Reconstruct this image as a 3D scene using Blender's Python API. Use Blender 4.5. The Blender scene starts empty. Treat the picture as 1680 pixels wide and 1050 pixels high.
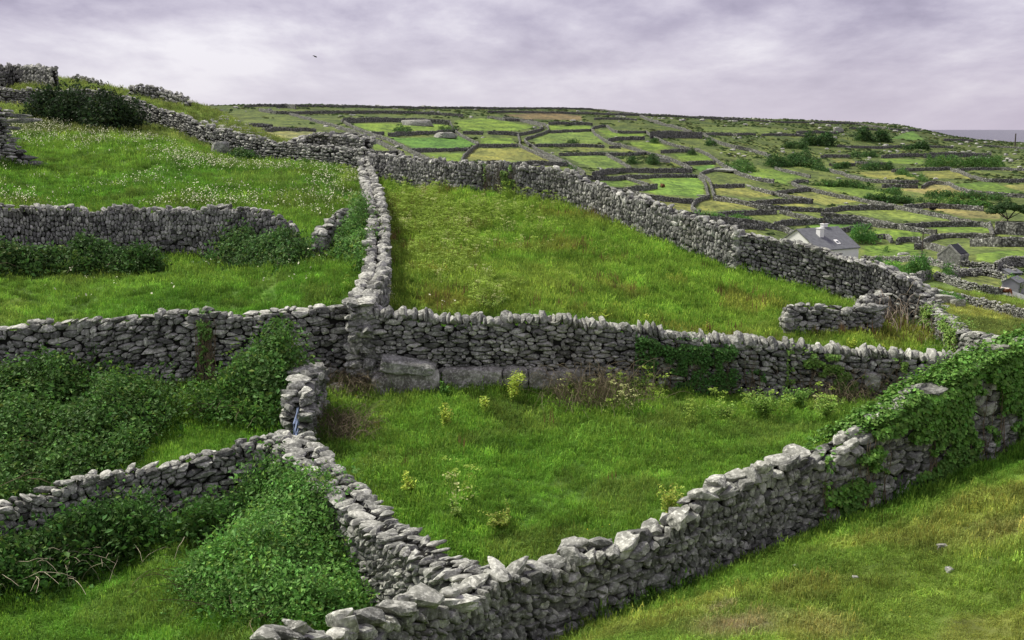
import bpy, bmesh, math, numpy as np
from mathutils import Vector, Matrix
RNG = np.random.default_rng(7)
sc = bpy.context.scene
COL = sc.collection
# ------------------------------------------------------------------ camera model
F = 1801.0
PITCH = math.atan((525 - 212.5) / F)
CP, SP = math.cos(PITCH), math.sin(PITCH)

def ray(u, v):
    u = np.asarray(u, float); v = np.asarray(v, float)
    x = (u - 840) / F; up = (525 - v) / F
    dy = CP + up * SP; dz = -SP + up * CP
    return x / dy, dz / dy            # x and z per metre of world Y

# ------------------------------------------------------------------ value noise
_tab = np.random.default_rng(3).random(65536)
def _h(ix, iy, iz):
    return _tab[(ix * 73856093 ^ iy * 19349663 ^ iz * 83492791) & 65535]
def vnoise(x, y, z=None):
    x = np.asarray(x, float); y = np.asarray(y, float)
    z = np.zeros_like(x) if z is None else np.asarray(z, float) + np.zeros_like(x)
    ix, iy, iz = np.floor(x).astype(np.int64), np.floor(y).astype(np.int64), np.floor(z).astype(np.int64)
    fx, fy, fz = x - ix, y - iy, z - iz
    fx = fx * fx * (3 - 2 * fx); fy = fy * fy * (3 - 2 * fy); fz = fz * fz * (3 - 2 * fz)
    r = 0
    for a in (0, 1):
        for b in (0, 1):
            for c in (0, 1):
                w = (fx if a else 1 - fx) * (fy if b else 1 - fy) * (fz if c else 1 - fz)
                r = r + w * _h(ix + a, iy + b, iz + c)
    return r * 2 - 1
def fbm(x, y, z=None, o=3):
    r = 0; a = 1; s = 0
    for k in range(o):
        r = r + a * vnoise(np.asarray(x) * 2 ** k + 17 * k, np.asarray(y) * 2 ** k + 5 * k, None if z is None else np.asarray(z) * 2 ** k)
        s += a; a *= .5
    return r / s

# ------------------------------------------------------------------ terrain
# (pixel u, pixel v, distance Y in metres) of ground seen in the photograph
GP = """1680,1050,13 1300,1050,13.5 1000,1050,15 1680,900,15.5 1300,950,16 1680,740,20.5 1450,825,20 1250,895,19.5 1100,955,19 960,1015,18.5
300,1050,18.5 0,1050,18.5 550,1050,18.5 300,950,20.5 0,950,20.5 100,870,24 440,775,25.5 610,1010,20 350,700,29 100,660,32 540,590,33
250,503,37 100,425,45 400,430,44 250,470,40 0,500,38 250,335,55 100,300,62 100,200,85 300,250,72 450,265,75 560,280,70 550,330,58 500,400,46 560,470,38
200,190,88 400,262,76 0,150,115 90,130,118 150,136,116 200,148,114 250,158,112 300,168,108 330,176,106 350,200,100 400,215,98 450,230,95
650,515,36 900,545,35 1300,575,37 1560,585,39 650,400,50 650,300,66 900,320,62 900,430,46 1100,360,60 1100,450,45 1250,420,55 1250,500,42 1400,490,47 1500,540,43
760,290,66 650,650,31 900,640,31.5 1100,650,31.5 1300,660,32 1500,650,33 800,930,21.5 700,800,24.5 600,730,28 1000,800,24.5 1000,700,28.5 1200,750,25.5 1350,700,28
1600,560,80 1680,560,80 1550,500,102 1640,490,122 1560,470,128 1360,440,160 1550,430,155 1680,430,155 1430,412,188 1450,395,200 1250,370,205 1600,380,215 1400,350,245 1200,330,245
1000,300,262 1100,300,285 1300,300,320 1600,300,330 1600,330,280 1000,270,330 1300,270,400 1600,270,430 1100,240,420 1300,240,500 1600,250,560 800,250,345 650,230,350
800,220,430 500,220,300 400,205,330 600,200,450 800,200,520 1000,210,520 1000,190,640 500,185,540 400,185,520
340,174,650 500,172,700 700,176,720 900,178,740 1000,183,745 1100,190,760 1200,195,780 1300,198,800 1400,203,820 1500,212,830 1560,229,830 1680,240,830
600,240,265 700,256,275 900,272,285 500,235,240"""
# (pixel column u, distance Y, height z) of ground the photograph hides
WP = """600,110,-7 600,180,-8 760,110,-8 760,180,-10 900,110,-9.5 900,180,-11.5 1100,110,-12.5 1100,180,-15 1300,110,-15.5 1300,70,-10.5 1480,60,-11 1600,50,-11
450,130,-4 300,160,0 100,180,2 0,180,2 -200,140,5 -200,80,2 -200,45,-4 -200,20,-8.5 1880,14,-5.5 1880,30,-6.5 1880,60,-12 1880,150,-19 1880,400,-14 1880,800,-12
0,400,-3 200,400,-2 -200,400,-3 -200,800,5 200,700,8
340,1000,-2 700,1000,-2 1000,1000,-5 1300,1000,-12 1600,1000,-28 1880,1000,-28
-200,1600,-50 300,1600,-50 840,1600,-50 1300,1600,-52 1880,1600,-52 -200,3500,-60 840,3500,-60 1880,3500,-60
700,14,-7.8 300,14,-7.8 -200,14,-7.5 1600,26,-7.2 1420,24,-7.4"""
P_ = []
for t in GP.split():
    u, v, D = map(float, t.split(',')); rx, rz = ray(u, v); P_.append((rx, math.log(D), rz * D))
for t in WP.split():
    u, D, z = map(float, t.split(',')); P_.append(((u - 840) / F, math.log(D), z))
P_ = np.array(P_)
KT = 2.2; CM = 0.10
A_ = np.column_stack([P_[:, 0] * KT, P_[:, 1]]); n_ = len(A_)
zn = P_[:, 2] / np.exp(P_[:, 1])          # the surface is fitted as z / Y
def _phi(d2): return np.sqrt(d2 + CM * CM)
K_ = _phi(((A_[:, None] - A_[None]) ** 2).sum(-1)) - 4e-4 * np.eye(n_)
PL = np.column_stack([np.ones(n_), A_])
M_ = np.block([[K_, PL], [PL.T, np.zeros((3, 3))]])
W_ = np.linalg.solve(M_, np.concatenate([zn, np.zeros(3)]))
TN, LN = 420, 760
tg = np.linspace(-.62, .62, TN); lg = np.linspace(math.log(9), math.log(3600), LN)
def _rbf(t, l):
    q = np.column_stack([t * KT, l]); out = np.zeros(len(q))
    for i in range(0, len(q), 20000):
        s = q[i:i + 20000]; d2 = ((s[:, None] - A_[None]) ** 2).sum(-1)
        out[i:i + 20000] = _phi(d2) @ W_[:n_] + W_[n_] + s @ W_[n_ + 1:]
    return out
_T, _L = np.meshgrid(tg, lg, indexing='ij')
GZ = (_rbf(_T.ravel(), _L.ravel()).reshape(TN, LN)) * np.exp(_L)

def ground(x, y):
    x = np.atleast_1d(np.asarray(x, float)); y = np.atleast_1d(np.asarray(y, float))
    yy = np.maximum(y, 9.0)
    t = np.clip(x / yy, -.6199, .6199); l = np.clip(np.log(yy), lg[0], lg[-1] - 1e-6)
    a = (t - tg[0]) / (tg[1] - tg[0]); b = (l - lg[0]) / (lg[1] - lg[0])
    i = np.minimum(a.astype(int), TN - 2); j = np.minimum(b.astype(int), LN - 2); a = a - i; b = b - j
    z = (GZ[i, j] * (1 - a) * (1 - b) + GZ[i + 1, j] * a * (1 - b) + GZ[i, j + 1] * (1 - a) * b + GZ[i + 1, j + 1] * a * b)
    amp = np.clip(yy / 150, .12, 1.0)
    z = z + fbm(x / 9, y / 9, o=2) * .28 * amp * np.clip((1200 - y) / 400, 0, 1) + fbm(x / 1.7, y / 1.7, o=2) * .05
    k = np.clip((9 - y) / 9, 0, 1); k = k * k * (3 - 2 * k)
    return z * (1 - k) + (-1.75) * k

_YS = np.exp(np.linspace(math.log(9.5), math.log(3000), 1500))
def cast(u, v, H=0., ymin=9.5, ymax=3000.):
    """where the photo's sight line through (u, v) comes down to H above the ground"""
    u = np.atleast_1d(np.asarray(u, float)); v = np.atleast_1d(np.asarray(v, float)); H = np.zeros_like(u) + H
    rx, rz = ray(u, v); ys = _YS[(_YS >= ymin) & (_YS <= ymax)]
    X = rx[:, None] * ys; G = ground(X.ravel(), np.broadcast_to(ys, X.shape).ravel()).reshape(X.shape)
    gap = rz[:, None] * ys - G - H[:, None]
    below = gap <= 0
    k = np.where(below.any(1), below.argmax(1), gap.argmin(1))
    out = []
    for i in range(len(u)):
        j = k[i]
        if j > 0 and below[i, j]:
            g0, g1 = gap[i, j - 1], gap[i, j]; f = g0 / (g0 - g1 + 1e-9); y = ys[j - 1] + (ys[j] - ys[j - 1]) * f
        else: y = ys[j]
        out.append((rx[i] * y, y))
    return np.array(out)

# ------------------------------------------------------------------ object helpers
def mesh_from(name, V, FA, mat=None, smooth=False, mats=None, fmat=None, tone=None, tonename='tone'):
    """FA: (n,3) or (n,4) int array or a list of such arrays"""
    if not isinstance(FA, list): FA = [FA]
    FA = [np.asarray(f, np.int32) for f in FA if len(f)]
    me = bpy.data.meshes.new(name)
    V = np.asarray(V, np.float32); me.vertices.add(len(V)); me.vertices.foreach_set('co', V.ravel())
    nl = sum(f.size for f in FA); npoly = sum(len(f) for f in FA)
    me.loops.add(nl); me.loops.foreach_set('vertex_index', np.concatenate([f.ravel() for f in FA]))
    tot = np.concatenate([np.full(len(f), f.shape[1], np.int32) for f in FA])
    st = np.concatenate([[0], np.cumsum(tot)[:-1]]).astype(np.int32)
    me.polygons.add(npoly); me.polygons.foreach_set('loop_start', st); me.polygons.foreach_set('loop_total', tot)
    me.polygons.foreach_set('use_smooth', np.full(npoly, bool(smooth)))
    for m in (mats or ([mat] if mat else [])): me.materials.append(m)
    if fmat is not None: me.polygons.foreach_set('material_index', np.asarray(fmat, np.int32))
    if tone is not None:
        tone = np.asarray(tone, np.float32)
        if tone.ndim == 1:
            a = me.attributes.new(tonename, 'FLOAT', 'POINT'); a.data.foreach_set('value', tone)
        else:
            a = me.attributes.new(tonename, 'FLOAT_COLOR', 'POINT')
            a.data.foreach_set('color', np.column_stack([tone, np.ones(len(tone))]).astype(np.float32).ravel())
    me.update(calc_edges=True)
    return me
def link(name, me, parent=None, loc=None):
    o = bpy.data.objects.new(name, me); COL.objects.link(o)
    if parent is not None: o.parent = parent
    if loc is not None: o.location = loc
    return o
def tag(o, label=None, cat=None, group=None, kind=None):
    if cat and not kind: kind = 'thing'
    for k, v in (('label', label), ('category', cat), ('group', group), ('kind', kind)):
        if v: o[k] = v
    return o
def empty(name, loc, rz=0.):
    o = bpy.data.objects.new(name, None); COL.objects.link(o); o.location = loc; o.rotation_euler = (0, 0, rz)
    o.empty_display_size = .3
    return o

# ------------------------------------------------------------------ materials
def mat(name):
    m = bpy.data.materials.new(name); m.use_nodes = True
    nt = m.node_tree; b = nt.nodes['Principled BSDF']; b.inputs['Roughness'].default_value = .9
    b.inputs['Specular IOR Level'].default_value = .15
    return m, nt, b
def nd(nt, typ, **kw):
    n = nt.nodes.new(typ)
    for k, v in kw.items():
        if k.startswith('i_'): n.inputs[int(k[2:]) if k[2:].isdigit() else k[2:]].default_value = v
        else: setattr(n, k, v)
    return n
def ramp(nt, stops, interp='LINEAR'):
    r = nt.nodes.new('ShaderNodeValToRGB'); r.color_ramp.interpolation = interp
    e = r.color_ramp.elements
    while len(e) < len(stops): e.new(.5)
    for k, (p, c) in enumerate(stops): e[k].position = p; e[k].color = (*c, 1)
    return r
def noise(nt, vec, scale, detail=4, rough=.55):
    n = nd(nt, 'ShaderNodeTexNoise'); n.inputs['Scale'].default_value = scale; n.inputs['Detail'].default_value = detail
    n.inputs['Roughness'].default_value = rough; nt.links.new(vec, n.inputs['Vector']); return n
def mixc(nt, fac, a, b, blend='MIX'):
    m = nd(nt, 'ShaderNodeMix', data_type='RGBA', blend_type=blend)
    for s, v in ((0, fac), (6, a), (7, b)):
        if hasattr(v, 'links') or hasattr(v, 'is_linked'): nt.links.new(v, m.inputs[s])
        elif s == 0: m.inputs[0].default_value = v
        else: m.inputs[s].default_value = (*v, 1)
    return m.outputs[2]

def stone_mat(name, cells=False, gain=1., brown=0.):
    m, nt, b = mat(name); L = nt.links.new
    geo = nd(nt, 'ShaderNodeNewGeometry'); pos = geo.outputs['Position']
    n1 = noise(nt, pos, 2.2, 6, .6); n2 = noise(nt, pos, 14, 5, .65); n3 = noise(nt, pos, .35, 2)
    g = gain
    base = ramp(nt, [(.3, (.095 * g, .096 * g, .087 * g)), (.5, (.215 * g, .216 * g, .196 * g)), (.7, (.42 * g, .42 * g, .385 * g))]); L(n1.outputs[0], base.inputs[0])
    lich = ramp(nt, [(.52, (0, 0, 0)), (.59, (1, 1, 1))]); L(n2.outputs[0], lich.inputs[0])
    c = mixc(nt, 0, base.outputs[0], (.64 * g, .64 * g, .59 * g)); mx = nt.nodes[-1]
    mf = nd(nt, 'ShaderNodeMath', operation='MULTIPLY'); mf.inputs[1].default_value = .5; L(lich.outputs[0], mf.inputs[0]); L(mf.outputs[0], mx.inputs[0])
    dk = ramp(nt, [(.30, (.30, .30, .29)), (.42, (1, 1, 1))]); L(n2.outputs[0], dk.inputs[0])
    c = mixc(nt, .8, c, dk.outputs[0], 'MULTIPLY')
    a = nd(nt, 'ShaderNodeAttribute', attribute_name='tone')
    if cells:
        vo = nd(nt, 'ShaderNodeTexVoronoi', feature='F1'); vo.inputs['Scale'].default_value = 2.6; L(pos, vo.inputs['Vector'])
        vr = ramp(nt, [(0., (.45, .45, .45)), (1., (1.5, 1.5, 1.5))]); s_ = nd(nt, 'ShaderNodeSeparateColor'); L(vo.outputs['Color'], s_.inputs[0]); L(s_.outputs[0], vr.inputs[0])
        c = mixc(nt, 1., c, vr.outputs[0], 'MULTIPLY')
        vd = ramp(nt, [(.25, (1, 1, 1)), (.55, (.35, .35, .35))]); L(vo.outputs['Distance'], vd.inputs[0])
        c = mixc(nt, 1., c, vd.outputs[0], 'MULTIPLY')
    else:
        tr = ramp(nt, [(0., (.38, .38, .39)), (.5, (.88, .88, .88)), (1., (1.55, 1.54, 1.50))]); L(a.outputs['Fac'], tr.inputs[0])
        c = mixc(nt, 1., c, tr.outputs[0], 'MULTIPLY')
    # moss and brown staining in broad patches
    ms = ramp(nt, [(.56, (0, 0, 0)), (.74, (1, 1, 1))]); L(n3.outputs[0], ms.inputs[0])
    c = mixc(nt, 0, c, (.13, .125, .075)); mx = nt.nodes[-1]
    mf = nd(nt, 'ShaderNodeMath', operation='MULTIPLY'); mf.inputs[1].default_value = .3; L(ms.outputs[0], mf.inputs[0]); L(mf.outputs[0], mx.inputs[0])
    if brown: c = mixc(nt, brown, c, (.20, .15, .11))
    L(c, b.inputs['Base Color'])
    bp = nd(nt, 'ShaderNodeBump'); bp.inputs['Strength'].default_value = .7; bp.inputs['Distance'].default_value = .04
    n4 = noise(nt, pos, 9, 8, .7); L(n4.outputs[0], bp.inputs['Height']); L(bp.outputs[0], b.inputs['Normal'])
    b.inputs['Roughness'].default_value = .92
    return m
STONE = stone_mat('limestone'); STONEFAR = stone_mat('limestone_far', cells=True, gain=.98)
CORE, _nt, _b = mat('wall_core'); _b.inputs['Base Color'].default_value = (.018, .017, .016, 1)
def plain(name, c, rough=.8, spec=.2, var=.25, scale=3.):
    m, nt, b = mat(name)
    geo = nd(nt, 'ShaderNodeNewGeometry'); n = noise(nt, geo.outputs['Position'], scale, 5)
    r = ramp(nt, [(.3, tuple(x * (1 - var) for x in c)), (.7, tuple(min(1, x * (1 + var)) for x in c))])
    nt.links.new(n.outputs[0], r.inputs[0]); nt.links.new(r.outputs[0], b.inputs['Base Color'])
    b.inputs['Roughness'].default_value = rough; b.inputs['Specular IOR Level'].default_value = spec
    return m
def leaf_mat(name, attr='tone', instancer=False, trans=.3, gain=1.):
    """colour from the vertex/instance colour attribute, part of the light passes through"""
    m, nt, b = mat(name); L = nt.links.new
    a = nd(nt, 'ShaderNodeAttribute', attribute_name=attr)
    if instancer: a.attribute_type = 'INSTANCER'
    geo = nd(nt, 'ShaderNodeNewGeometry')
    hv = nd(nt, 'ShaderNodeHueSaturation'); hv.inputs['Value'].default_value = gain; L(a.outputs['Color'], hv.inputs['Color'])
    L(hv.outputs[0], b.inputs['Base Color']); b.inputs['Roughness'].default_value = .65; b.inputs['Specular IOR Level'].default_value = .25
    tr = nd(nt, 'ShaderNodeBsdfTranslucent'); L(hv.outputs[0], tr.inputs['Color'])
    mx = nd(nt, 'ShaderNodeMixShader'); mx.inputs[0].default_value = trans
    L(b.outputs[0], mx.inputs[1]); L(tr.outputs[0], mx.inputs[2]); L(mx.outputs[0], nt.nodes['Material Output'].inputs['Surface'])
    return m
LEAF = leaf_mat('leaf'); 
TWIG = plain('dry_twig', (.16, .12, .08), var=.4, scale=8)
PALETWIG = plain('pale_twig', (.38, .33, .24), var=.3, scale=8)

# ------------------------------------------------------------------ icosphere directions
def ico(sub):
    bm = bmesh.new(); bmesh.ops.create_icosphere(bm, subdivisions=sub, radius=1)
    V = np.array([v.co[:] for v in bm.verts]); FA = np.array([[v.index for v in f.verts] for f in bm.faces]); bm.free()
    return V / np.linalg.norm(V, axis=1, keepdims=True), FA
ICO = {1: ico(1), 2: ico(2), 3: ico(3)}

def poly_stones(C, half, planes_n, planes_d, res, rng, p=9, rough=.07):
    """C (n,3) centres, half (n,3) half sizes, planes (n,k,3),(n,k): a rounded convex rock per centre -> V, F, index of stone per vertex"""
    D0, FA = ICO[res]; n = len(C); m = len(D0)
    dirs = D0[None] * half[:, None, :]; ln = np.linalg.norm(dirs, axis=2, keepdims=True); dirs = dirs / ln
    acc = np.zeros((n, m))
    for k in range(planes_n.shape[1]):
        c = np.einsum('nmj,nj->nm', dirs, planes_n[:, k]) / planes_d[:, k][:, None]
        acc += np.maximum(c, 0) ** p
    # never longer than the half-size ellipsoid box allows
    acc += ((np.abs(dirs) / (half[:, None, :] * 1.25)) ** p).sum(-1)
    r = acc ** (-1. / p)
    ph = rng.random((n, 3, 3)) * 6.283; fr = rng.normal(0, 3.2, (n, 3, 3))
    w = 0
    for k in range(3): w = w + np.sin(np.einsum('nmj,nj->nm', dirs, fr[:, k]) * (1 + k * .8) + ph[:, k, :1])
    r = r * (1 + rough * w / 3)
    V = C[:, None, :] + dirs * r[:, :, None]
    FF = (FA[None] + (np.arange(n) * m)[:, None, None]).reshape(-1, 3)
    return V.reshape(-1, 3), FF, np.repeat(np.arange(n), m)

# ------------------------------------------------------------------ wall paths
OCC = {}
def mark(P, r):
    for x, y in P:
        R = int(math.ceil(r / .25)); cx, cy = int(math.floor(x / .25)), int(math.floor(y / .25))
        for a in range(-R, R + 1):
            for b in range(-R, R + 1):
                if (a * a + b * b) * .0625 <= r * r: OCC[(cx + a, cy + b)] = 1
def smooth_path(P, H, step):
    P = np.asarray(P, float); H = np.asarray(H, float)
    for _ in range(2):      # Chaikin corner cutting, ends kept
        Q = [P[0]]; h = [H[0]]
        for i in range(len(P) - 1):
            Q += [P[i] * .78 + P[i + 1] * .22, P[i] * .22 + P[i + 1] * .78]; h += [H[i] * .78 + H[i + 1] * .22, H[i] * .22 + H[i + 1] * .78]
        Q.append(P[-1]); h.append(H[-1]); P = np.array(Q); H = np.array(h)
    d = np.linalg.norm(np.diff(P, axis=0), axis=1); s = np.concatenate([[0], np.cumsum(d)])
    L = s[-1]; n = max(3, int(L / step) + 1); S = np.linspace(0, L, n)
    X = np.interp(S, s, P[:, 0]); Y = np.interp(S, s, P[:, 1]); HH = np.interp(S, s, H)
    T = np.gradient(np.column_stack([X, Y]), axis=0); T /= np.linalg.norm(T, axis=1, keepdims=True) + 1e-9
    return S, np.column_stack([X, Y]), HH, T

class Path:
    def __init__(s, P, H, step=.25):
        s.S, s.P, s.H, s.T = smooth_path(P, H, step); s.L = s.S[-1]
        k = max(1, int(1.2 / step)); g = ground(s.P[:, 0], s.P[:, 1])
        gp = np.pad(g, k, mode='edge'); s.G = np.convolve(gp, np.ones(2 * k + 1) / (2 * k + 1), 'valid')
    def map(s, q):
        """(s, h, t) -> world"""
        S = q[:, 0]; f = lambda a: np.interp(S, s.S, a)
        N = np.column_stack([f(s.T[:, 1]), -f(s.T[:, 0])]); ex = S - np.clip(S, 0, s.L)
        return np.column_stack([f(s.P[:, 0]) + N[:, 0] * q[:, 2] + f(s.T[:, 0]) * ex, f(s.P[:, 1]) + N[:, 1] * q[:, 2] + f(s.T[:, 1]) * ex, f(s.G) + q[:, 1]])
    def camside(s):
        N = np.column_stack([s.T[:, 1], -s.T[:, 0]]); return 1 if (N * -s.P).sum() > 0 else -1

def face_seeds(path, sw, sh, rng, style, Hfun):
    L = path.L; Hm = path.H.max() + .2; S = []
    h = -.12
    while h < Hm:
        ch = sh * rng.uniform(.65, 1.4); x = -rng.uniform(0, sw) + .05
        while x < L:
            z = .5 + .5 * float(vnoise([x / 2.6 + 31], [h / .9 + 7])[0])
            up = {'flat': .06, 'mixed': .42, 'upright': .85}[style]
            if z < up * 1.02: w = sw * rng.uniform(.35, .75); hh = ch * rng.uniform(1.1, 1.7); 
            else: w = sw * math.exp(rng.normal(-.05, .5)); hh = ch
            w = max(w, .08)
            S.append((x + w / 2 + rng.normal(0, .015), h + ch / 2 + rng.normal(0, ch * .22), w, hh)); x += w
        h += ch
    S = np.array(S); S[:, 1] += .5 * sh * vnoise(S[:, 0] / .9, S[:, 1] / .5 + 40); H = Hfun(S[:, 0])
    return S[S[:, 1] < H - .04]

def make_wall_mesh(path, name, T=.62, sw=.36, sh=.2, style='mixed', res=2, rng=RNG, caps=.8, batter=.12, capsize=1., backres=1, ragged=.1):
    Hf = lambda x: np.interp(x, path.S, path.H) * (1 + 0) + ragged * vnoise(x / .55, x * 0 + 3.3) + ragged * .7 * vnoise(x / 2.1, x * 0 + 9.3)
    VV, FF, TT = [], [], []; off = 0
    cam = path.camside()
    def add(V, Fa, idx, tone):
        nonlocal off
        VV.append(path.map(V)); FF.append(Fa + off); TT.append(tone[idx]); off += len(V)
    for side in (cam, -cam):
        r_ = res if side == cam else min(res, backres)
        sd = face_seeds(path, sw, sh, rng, style, Hf); n = len(sd)
        if n < 3: continue
        order = np.argsort(sd[:, 0]); sd = sd[order]
        K = 9; NN = np.zeros((n, K + 6, 3)); ND = np.full((n, K + 6), 9.)
        # nearest neighbours among a window sorted along the wall
        Wn = min(n, 2 * int(3.2 * sw / (path.L / n)) + 30)
        for i0 in range(0, n, 800):
            i1 = min(n, i0 + 800); a = max(0, i0 - Wn); b = min(n, i1 + Wn)
            dx = sd[None, a:b, 0] - sd[i0:i1, None, 0]; dh = sd[None, a:b, 1] - sd[i0:i1, None, 1]
            kan = np.clip(sd[i0:i1, 2] / sd[i0:i1, 3], .55, 2.4)[:, None]
            met = dx ** 2 + (dh * kan) ** 2; met[np.arange(i1 - i0), np.arange(i0, i1) - a] = 1e9
            kk = min(K, met.shape[1] - 1); idx = np.argpartition(met, kk - 1, axis=1)[:, :kk]
            r = np.arange(i1 - i0)[:, None]; ex = dx[r, idx]; eh = dh[r, idx]; eh_ = eh * kan; dk = np.sqrt(ex ** 2 + eh_ ** 2) + 1e-6; gx = ex / dk; gy = kan * eh_ / dk; gg = np.sqrt(gx ** 2 + gy ** 2); d = np.sqrt(ex ** 2 + eh ** 2) + 1e-6
            sw_i = sd[i0:i1, None, 2] * np.abs(ex / d) + sd[i0:i1, None, 3] * np.abs(eh / d)
            sw_j = sd[a:b, 2][idx] * np.abs(ex / d) + sd[a:b, 3][idx] * np.abs(eh / d)
            w = np.clip(sw_i / (sw_i + sw_j), .3, .7)
            NN[i0:i1, :kk, 0] = gx / gg; NN[i0:i1, :kk, 1] = gy / gg; NN[i0:i1, :kk, 2] = rng.normal(0, .12, gx.shape); ND[i0:i1, :kk] = np.maximum(dk * w / gg, .025)
        top = Hf(sd[:, 0]) - sd[:, 1] + rng.normal(0, .035, n)
        bt = 1 - batter * np.clip(sd[:, 1], 0, 3); Th = T / 2 * bt
        j = rng.normal(0, .22, (n, 4))
        NN[:, K, 0] = j[:, 0] * .6; NN[:, K, 1] = 1; ND[:, K] = np.clip(top, .05, 3)
        depth = Th * rng.uniform(.55, .75, n); cz = Th - depth / 2
        NN[:, K + 1] = np.column_stack([j[:, 1], j[:, 2] + .1, np.full(n, side)]); ND[:, K + 1] = depth / 2 + rng.normal(.015, .032, n)
        NN[:, K + 2] = np.column_stack([j[:, 3] * 0, j[:, 3] * 0, np.full(n, -side)]); ND[:, K + 2] = depth / 2 + .06
        q = rng.normal(0, 1, (n, 3)); q[:, 2] = np.abs(q[:, 2]) * side; NN[:, K + 3] = q / np.linalg.norm(q, axis=1, keepdims=True)
        NN[:, K + 3] /= 1; ND[:, K + 3] = np.minimum(np.minimum(sd[:, 2], sd[:, 3]) * .62, depth * .6) + .02
        for e_ in (4, 5):
            q = rng.normal(0, 1, (n, 3)) * np.array([1, 1, .6]); NN[:, K + e_] = q / np.linalg.norm(q, axis=1, keepdims=True)
            ND[:, K + e_] = rng.uniform(.6, 1.05, n) * (np.abs(NN[:, K + e_, 0]) * sd[:, 2] + np.abs(NN[:, K + e_, 1]) * sd[:, 3]) * .5 + np.abs(NN[:, K + e_, 2]) * depth * .5
        NN /= np.linalg.norm(NN, axis=2, keepdims=True) + 1e-9
        half = np.column_stack([sd[:, 2] * .75, sd[:, 3] * .75, depth / 2 + .05])
        C = np.column_stack([sd[:, 0], sd[:, 1], cz * side]); ND[:, :K] *= .94
        V, Fa, idx = poly_stones(C, half, NN, np.maximum(ND, .025), r_, rng, p=24 if r_ > 1 else 20, rough=.075)
        add(V, Fa, idx, np.clip(rng.normal(.48, .26, n), 0, 1))
    # loose stones laid along the top
    C, Hh = [], []
    for row in ((-.27, .27) if T > .8 else (0,)):
      x = 0.
      while x < path.L and caps > 0:
        w = rng.uniform(.6, 1.6) * sw * .9 * capsize; hh = rng.uniform(.5, 1.4) * sh * capsize
        if rng.random() < caps:
            h = float(Hf(np.array([x + w / 2]))[0]); t = (row + rng.uniform(-.12, .12)) * T if row else rng.uniform(-.28, .28) * T * (1 - batter * h)
            C.append((x + w / 2, h + hh * rng.uniform(.05, .32), t)); Hh.append((w / 2, hh / 2, rng.uniform(.14, .26 if row else .38) * T))
        x += w * .9
    for xe in ((0., path.L) if res >= 2 else ()):       # stones closing the two ends
        h = -.1; He = float(Hf(np.array([xe]))[0])
        while h < He - .05:
            ch = sh * rng.uniform(.8, 1.5)
            for tt in (-.25, .25): C.append((xe + rng.normal(0, .03), h + ch / 2, tt * T * (1 - batter * max(h, 0)) + rng.normal(0, .03))); Hh.append((sw * rng.uniform(.45, .7), ch * .56, T * .29))
            h += ch
    if C:
        C = np.array(C); Hh = np.array(Hh); n = len(C); K = 10
        q = rng.normal(0, 1, (n, K, 3)); q /= np.linalg.norm(q, axis=2, keepdims=True)
        qs = q / Hh[:, None]; ln = np.linalg.norm(qs, axis=2, keepdims=True); NN = qs / ln; ND = rng.uniform(.75, 1.05, (n, K)) / ln[:, :, 0]
        V, Fa, idx = poly_stones(C, Hh, NN, ND, res, rng, p=26, rough=.06)
        ang = rng.normal(0, .18, n)[idx]; c0 = C[idx]; d = V - c0; yaw = rng.normal(0, .45, n)[idx]
        d = np.column_stack([d[:, 0] * np.cos(yaw) - d[:, 2] * np.sin(yaw), d[:, 1], d[:, 0] * np.sin(yaw) + d[:, 2] * np.cos(yaw)])
        V = c0 + np.column_stack([d[:, 0] * np.cos(ang) - d[:, 1] * np.sin(ang), d[:, 0] * np.sin(ang) + d[:, 1] * np.cos(ang), d[:, 2]])
        add(V, Fa, idx, np.clip(rng.normal(.68, .22, n), 0, 1))
    nst = sum(len(f) for f in FF)
    # dark rubble heart
    S = np.arange(.08, max(.2, path.L - .05), .3); m = len(S); H = Hf(S); 
    prof = [(-1, -.3), (-1, 0), (-1, 1), (1, 1), (1, 0), (1, -.3)]
    rows = []
    for (sg, hk) in prof:
        h = np.full(m, hk * 1.) if hk <= 0 else np.maximum(H - .16, .05)
        rows.append(np.column_stack([S, h, sg * np.maximum(T / 2 * (1 - batter * np.maximum(h, 0)) - .13, .04)]))
    V = np.stack(rows, 1).reshape(-1, 3); k = len(prof); q = []
    for a in range(k - 1):
        b = np.arange(m - 1) * k + a; q.append(np.column_stack([b, b + k, b + k + 1, b + 1]))
    q.append(np.array([[0, 1, 2, 5], [5, 2, 3, 4]][:1])); qf = np.concatenate(q)
    caps_ = np.array([[0, 1, 4, 5], [1, 2, 3, 4], [(m - 1) * k + 5, (m - 1) * k + 4, (m - 1) * k + 1, (m - 1) * k], [(m - 1) * k + 4, (m - 1) * k + 3, (m - 1) * k + 2, (m - 1) * k + 1]])
    qf = np.concatenate([np.concatenate(q[:-1]), caps_])
    VV.append(path.map(V)); TT.append(np.full(len(V), .3))
    V = np.concatenate(VV); tri = np.concatenate(FF)
    me = mesh_from(name, V, [tri, qf + off], mats=[STONE, CORE], fmat=np.concatenate([np.zeros(len(tri)), np.ones(len(qf))]), tone=np.concatenate(TT), smooth=False)
    return me

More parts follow.
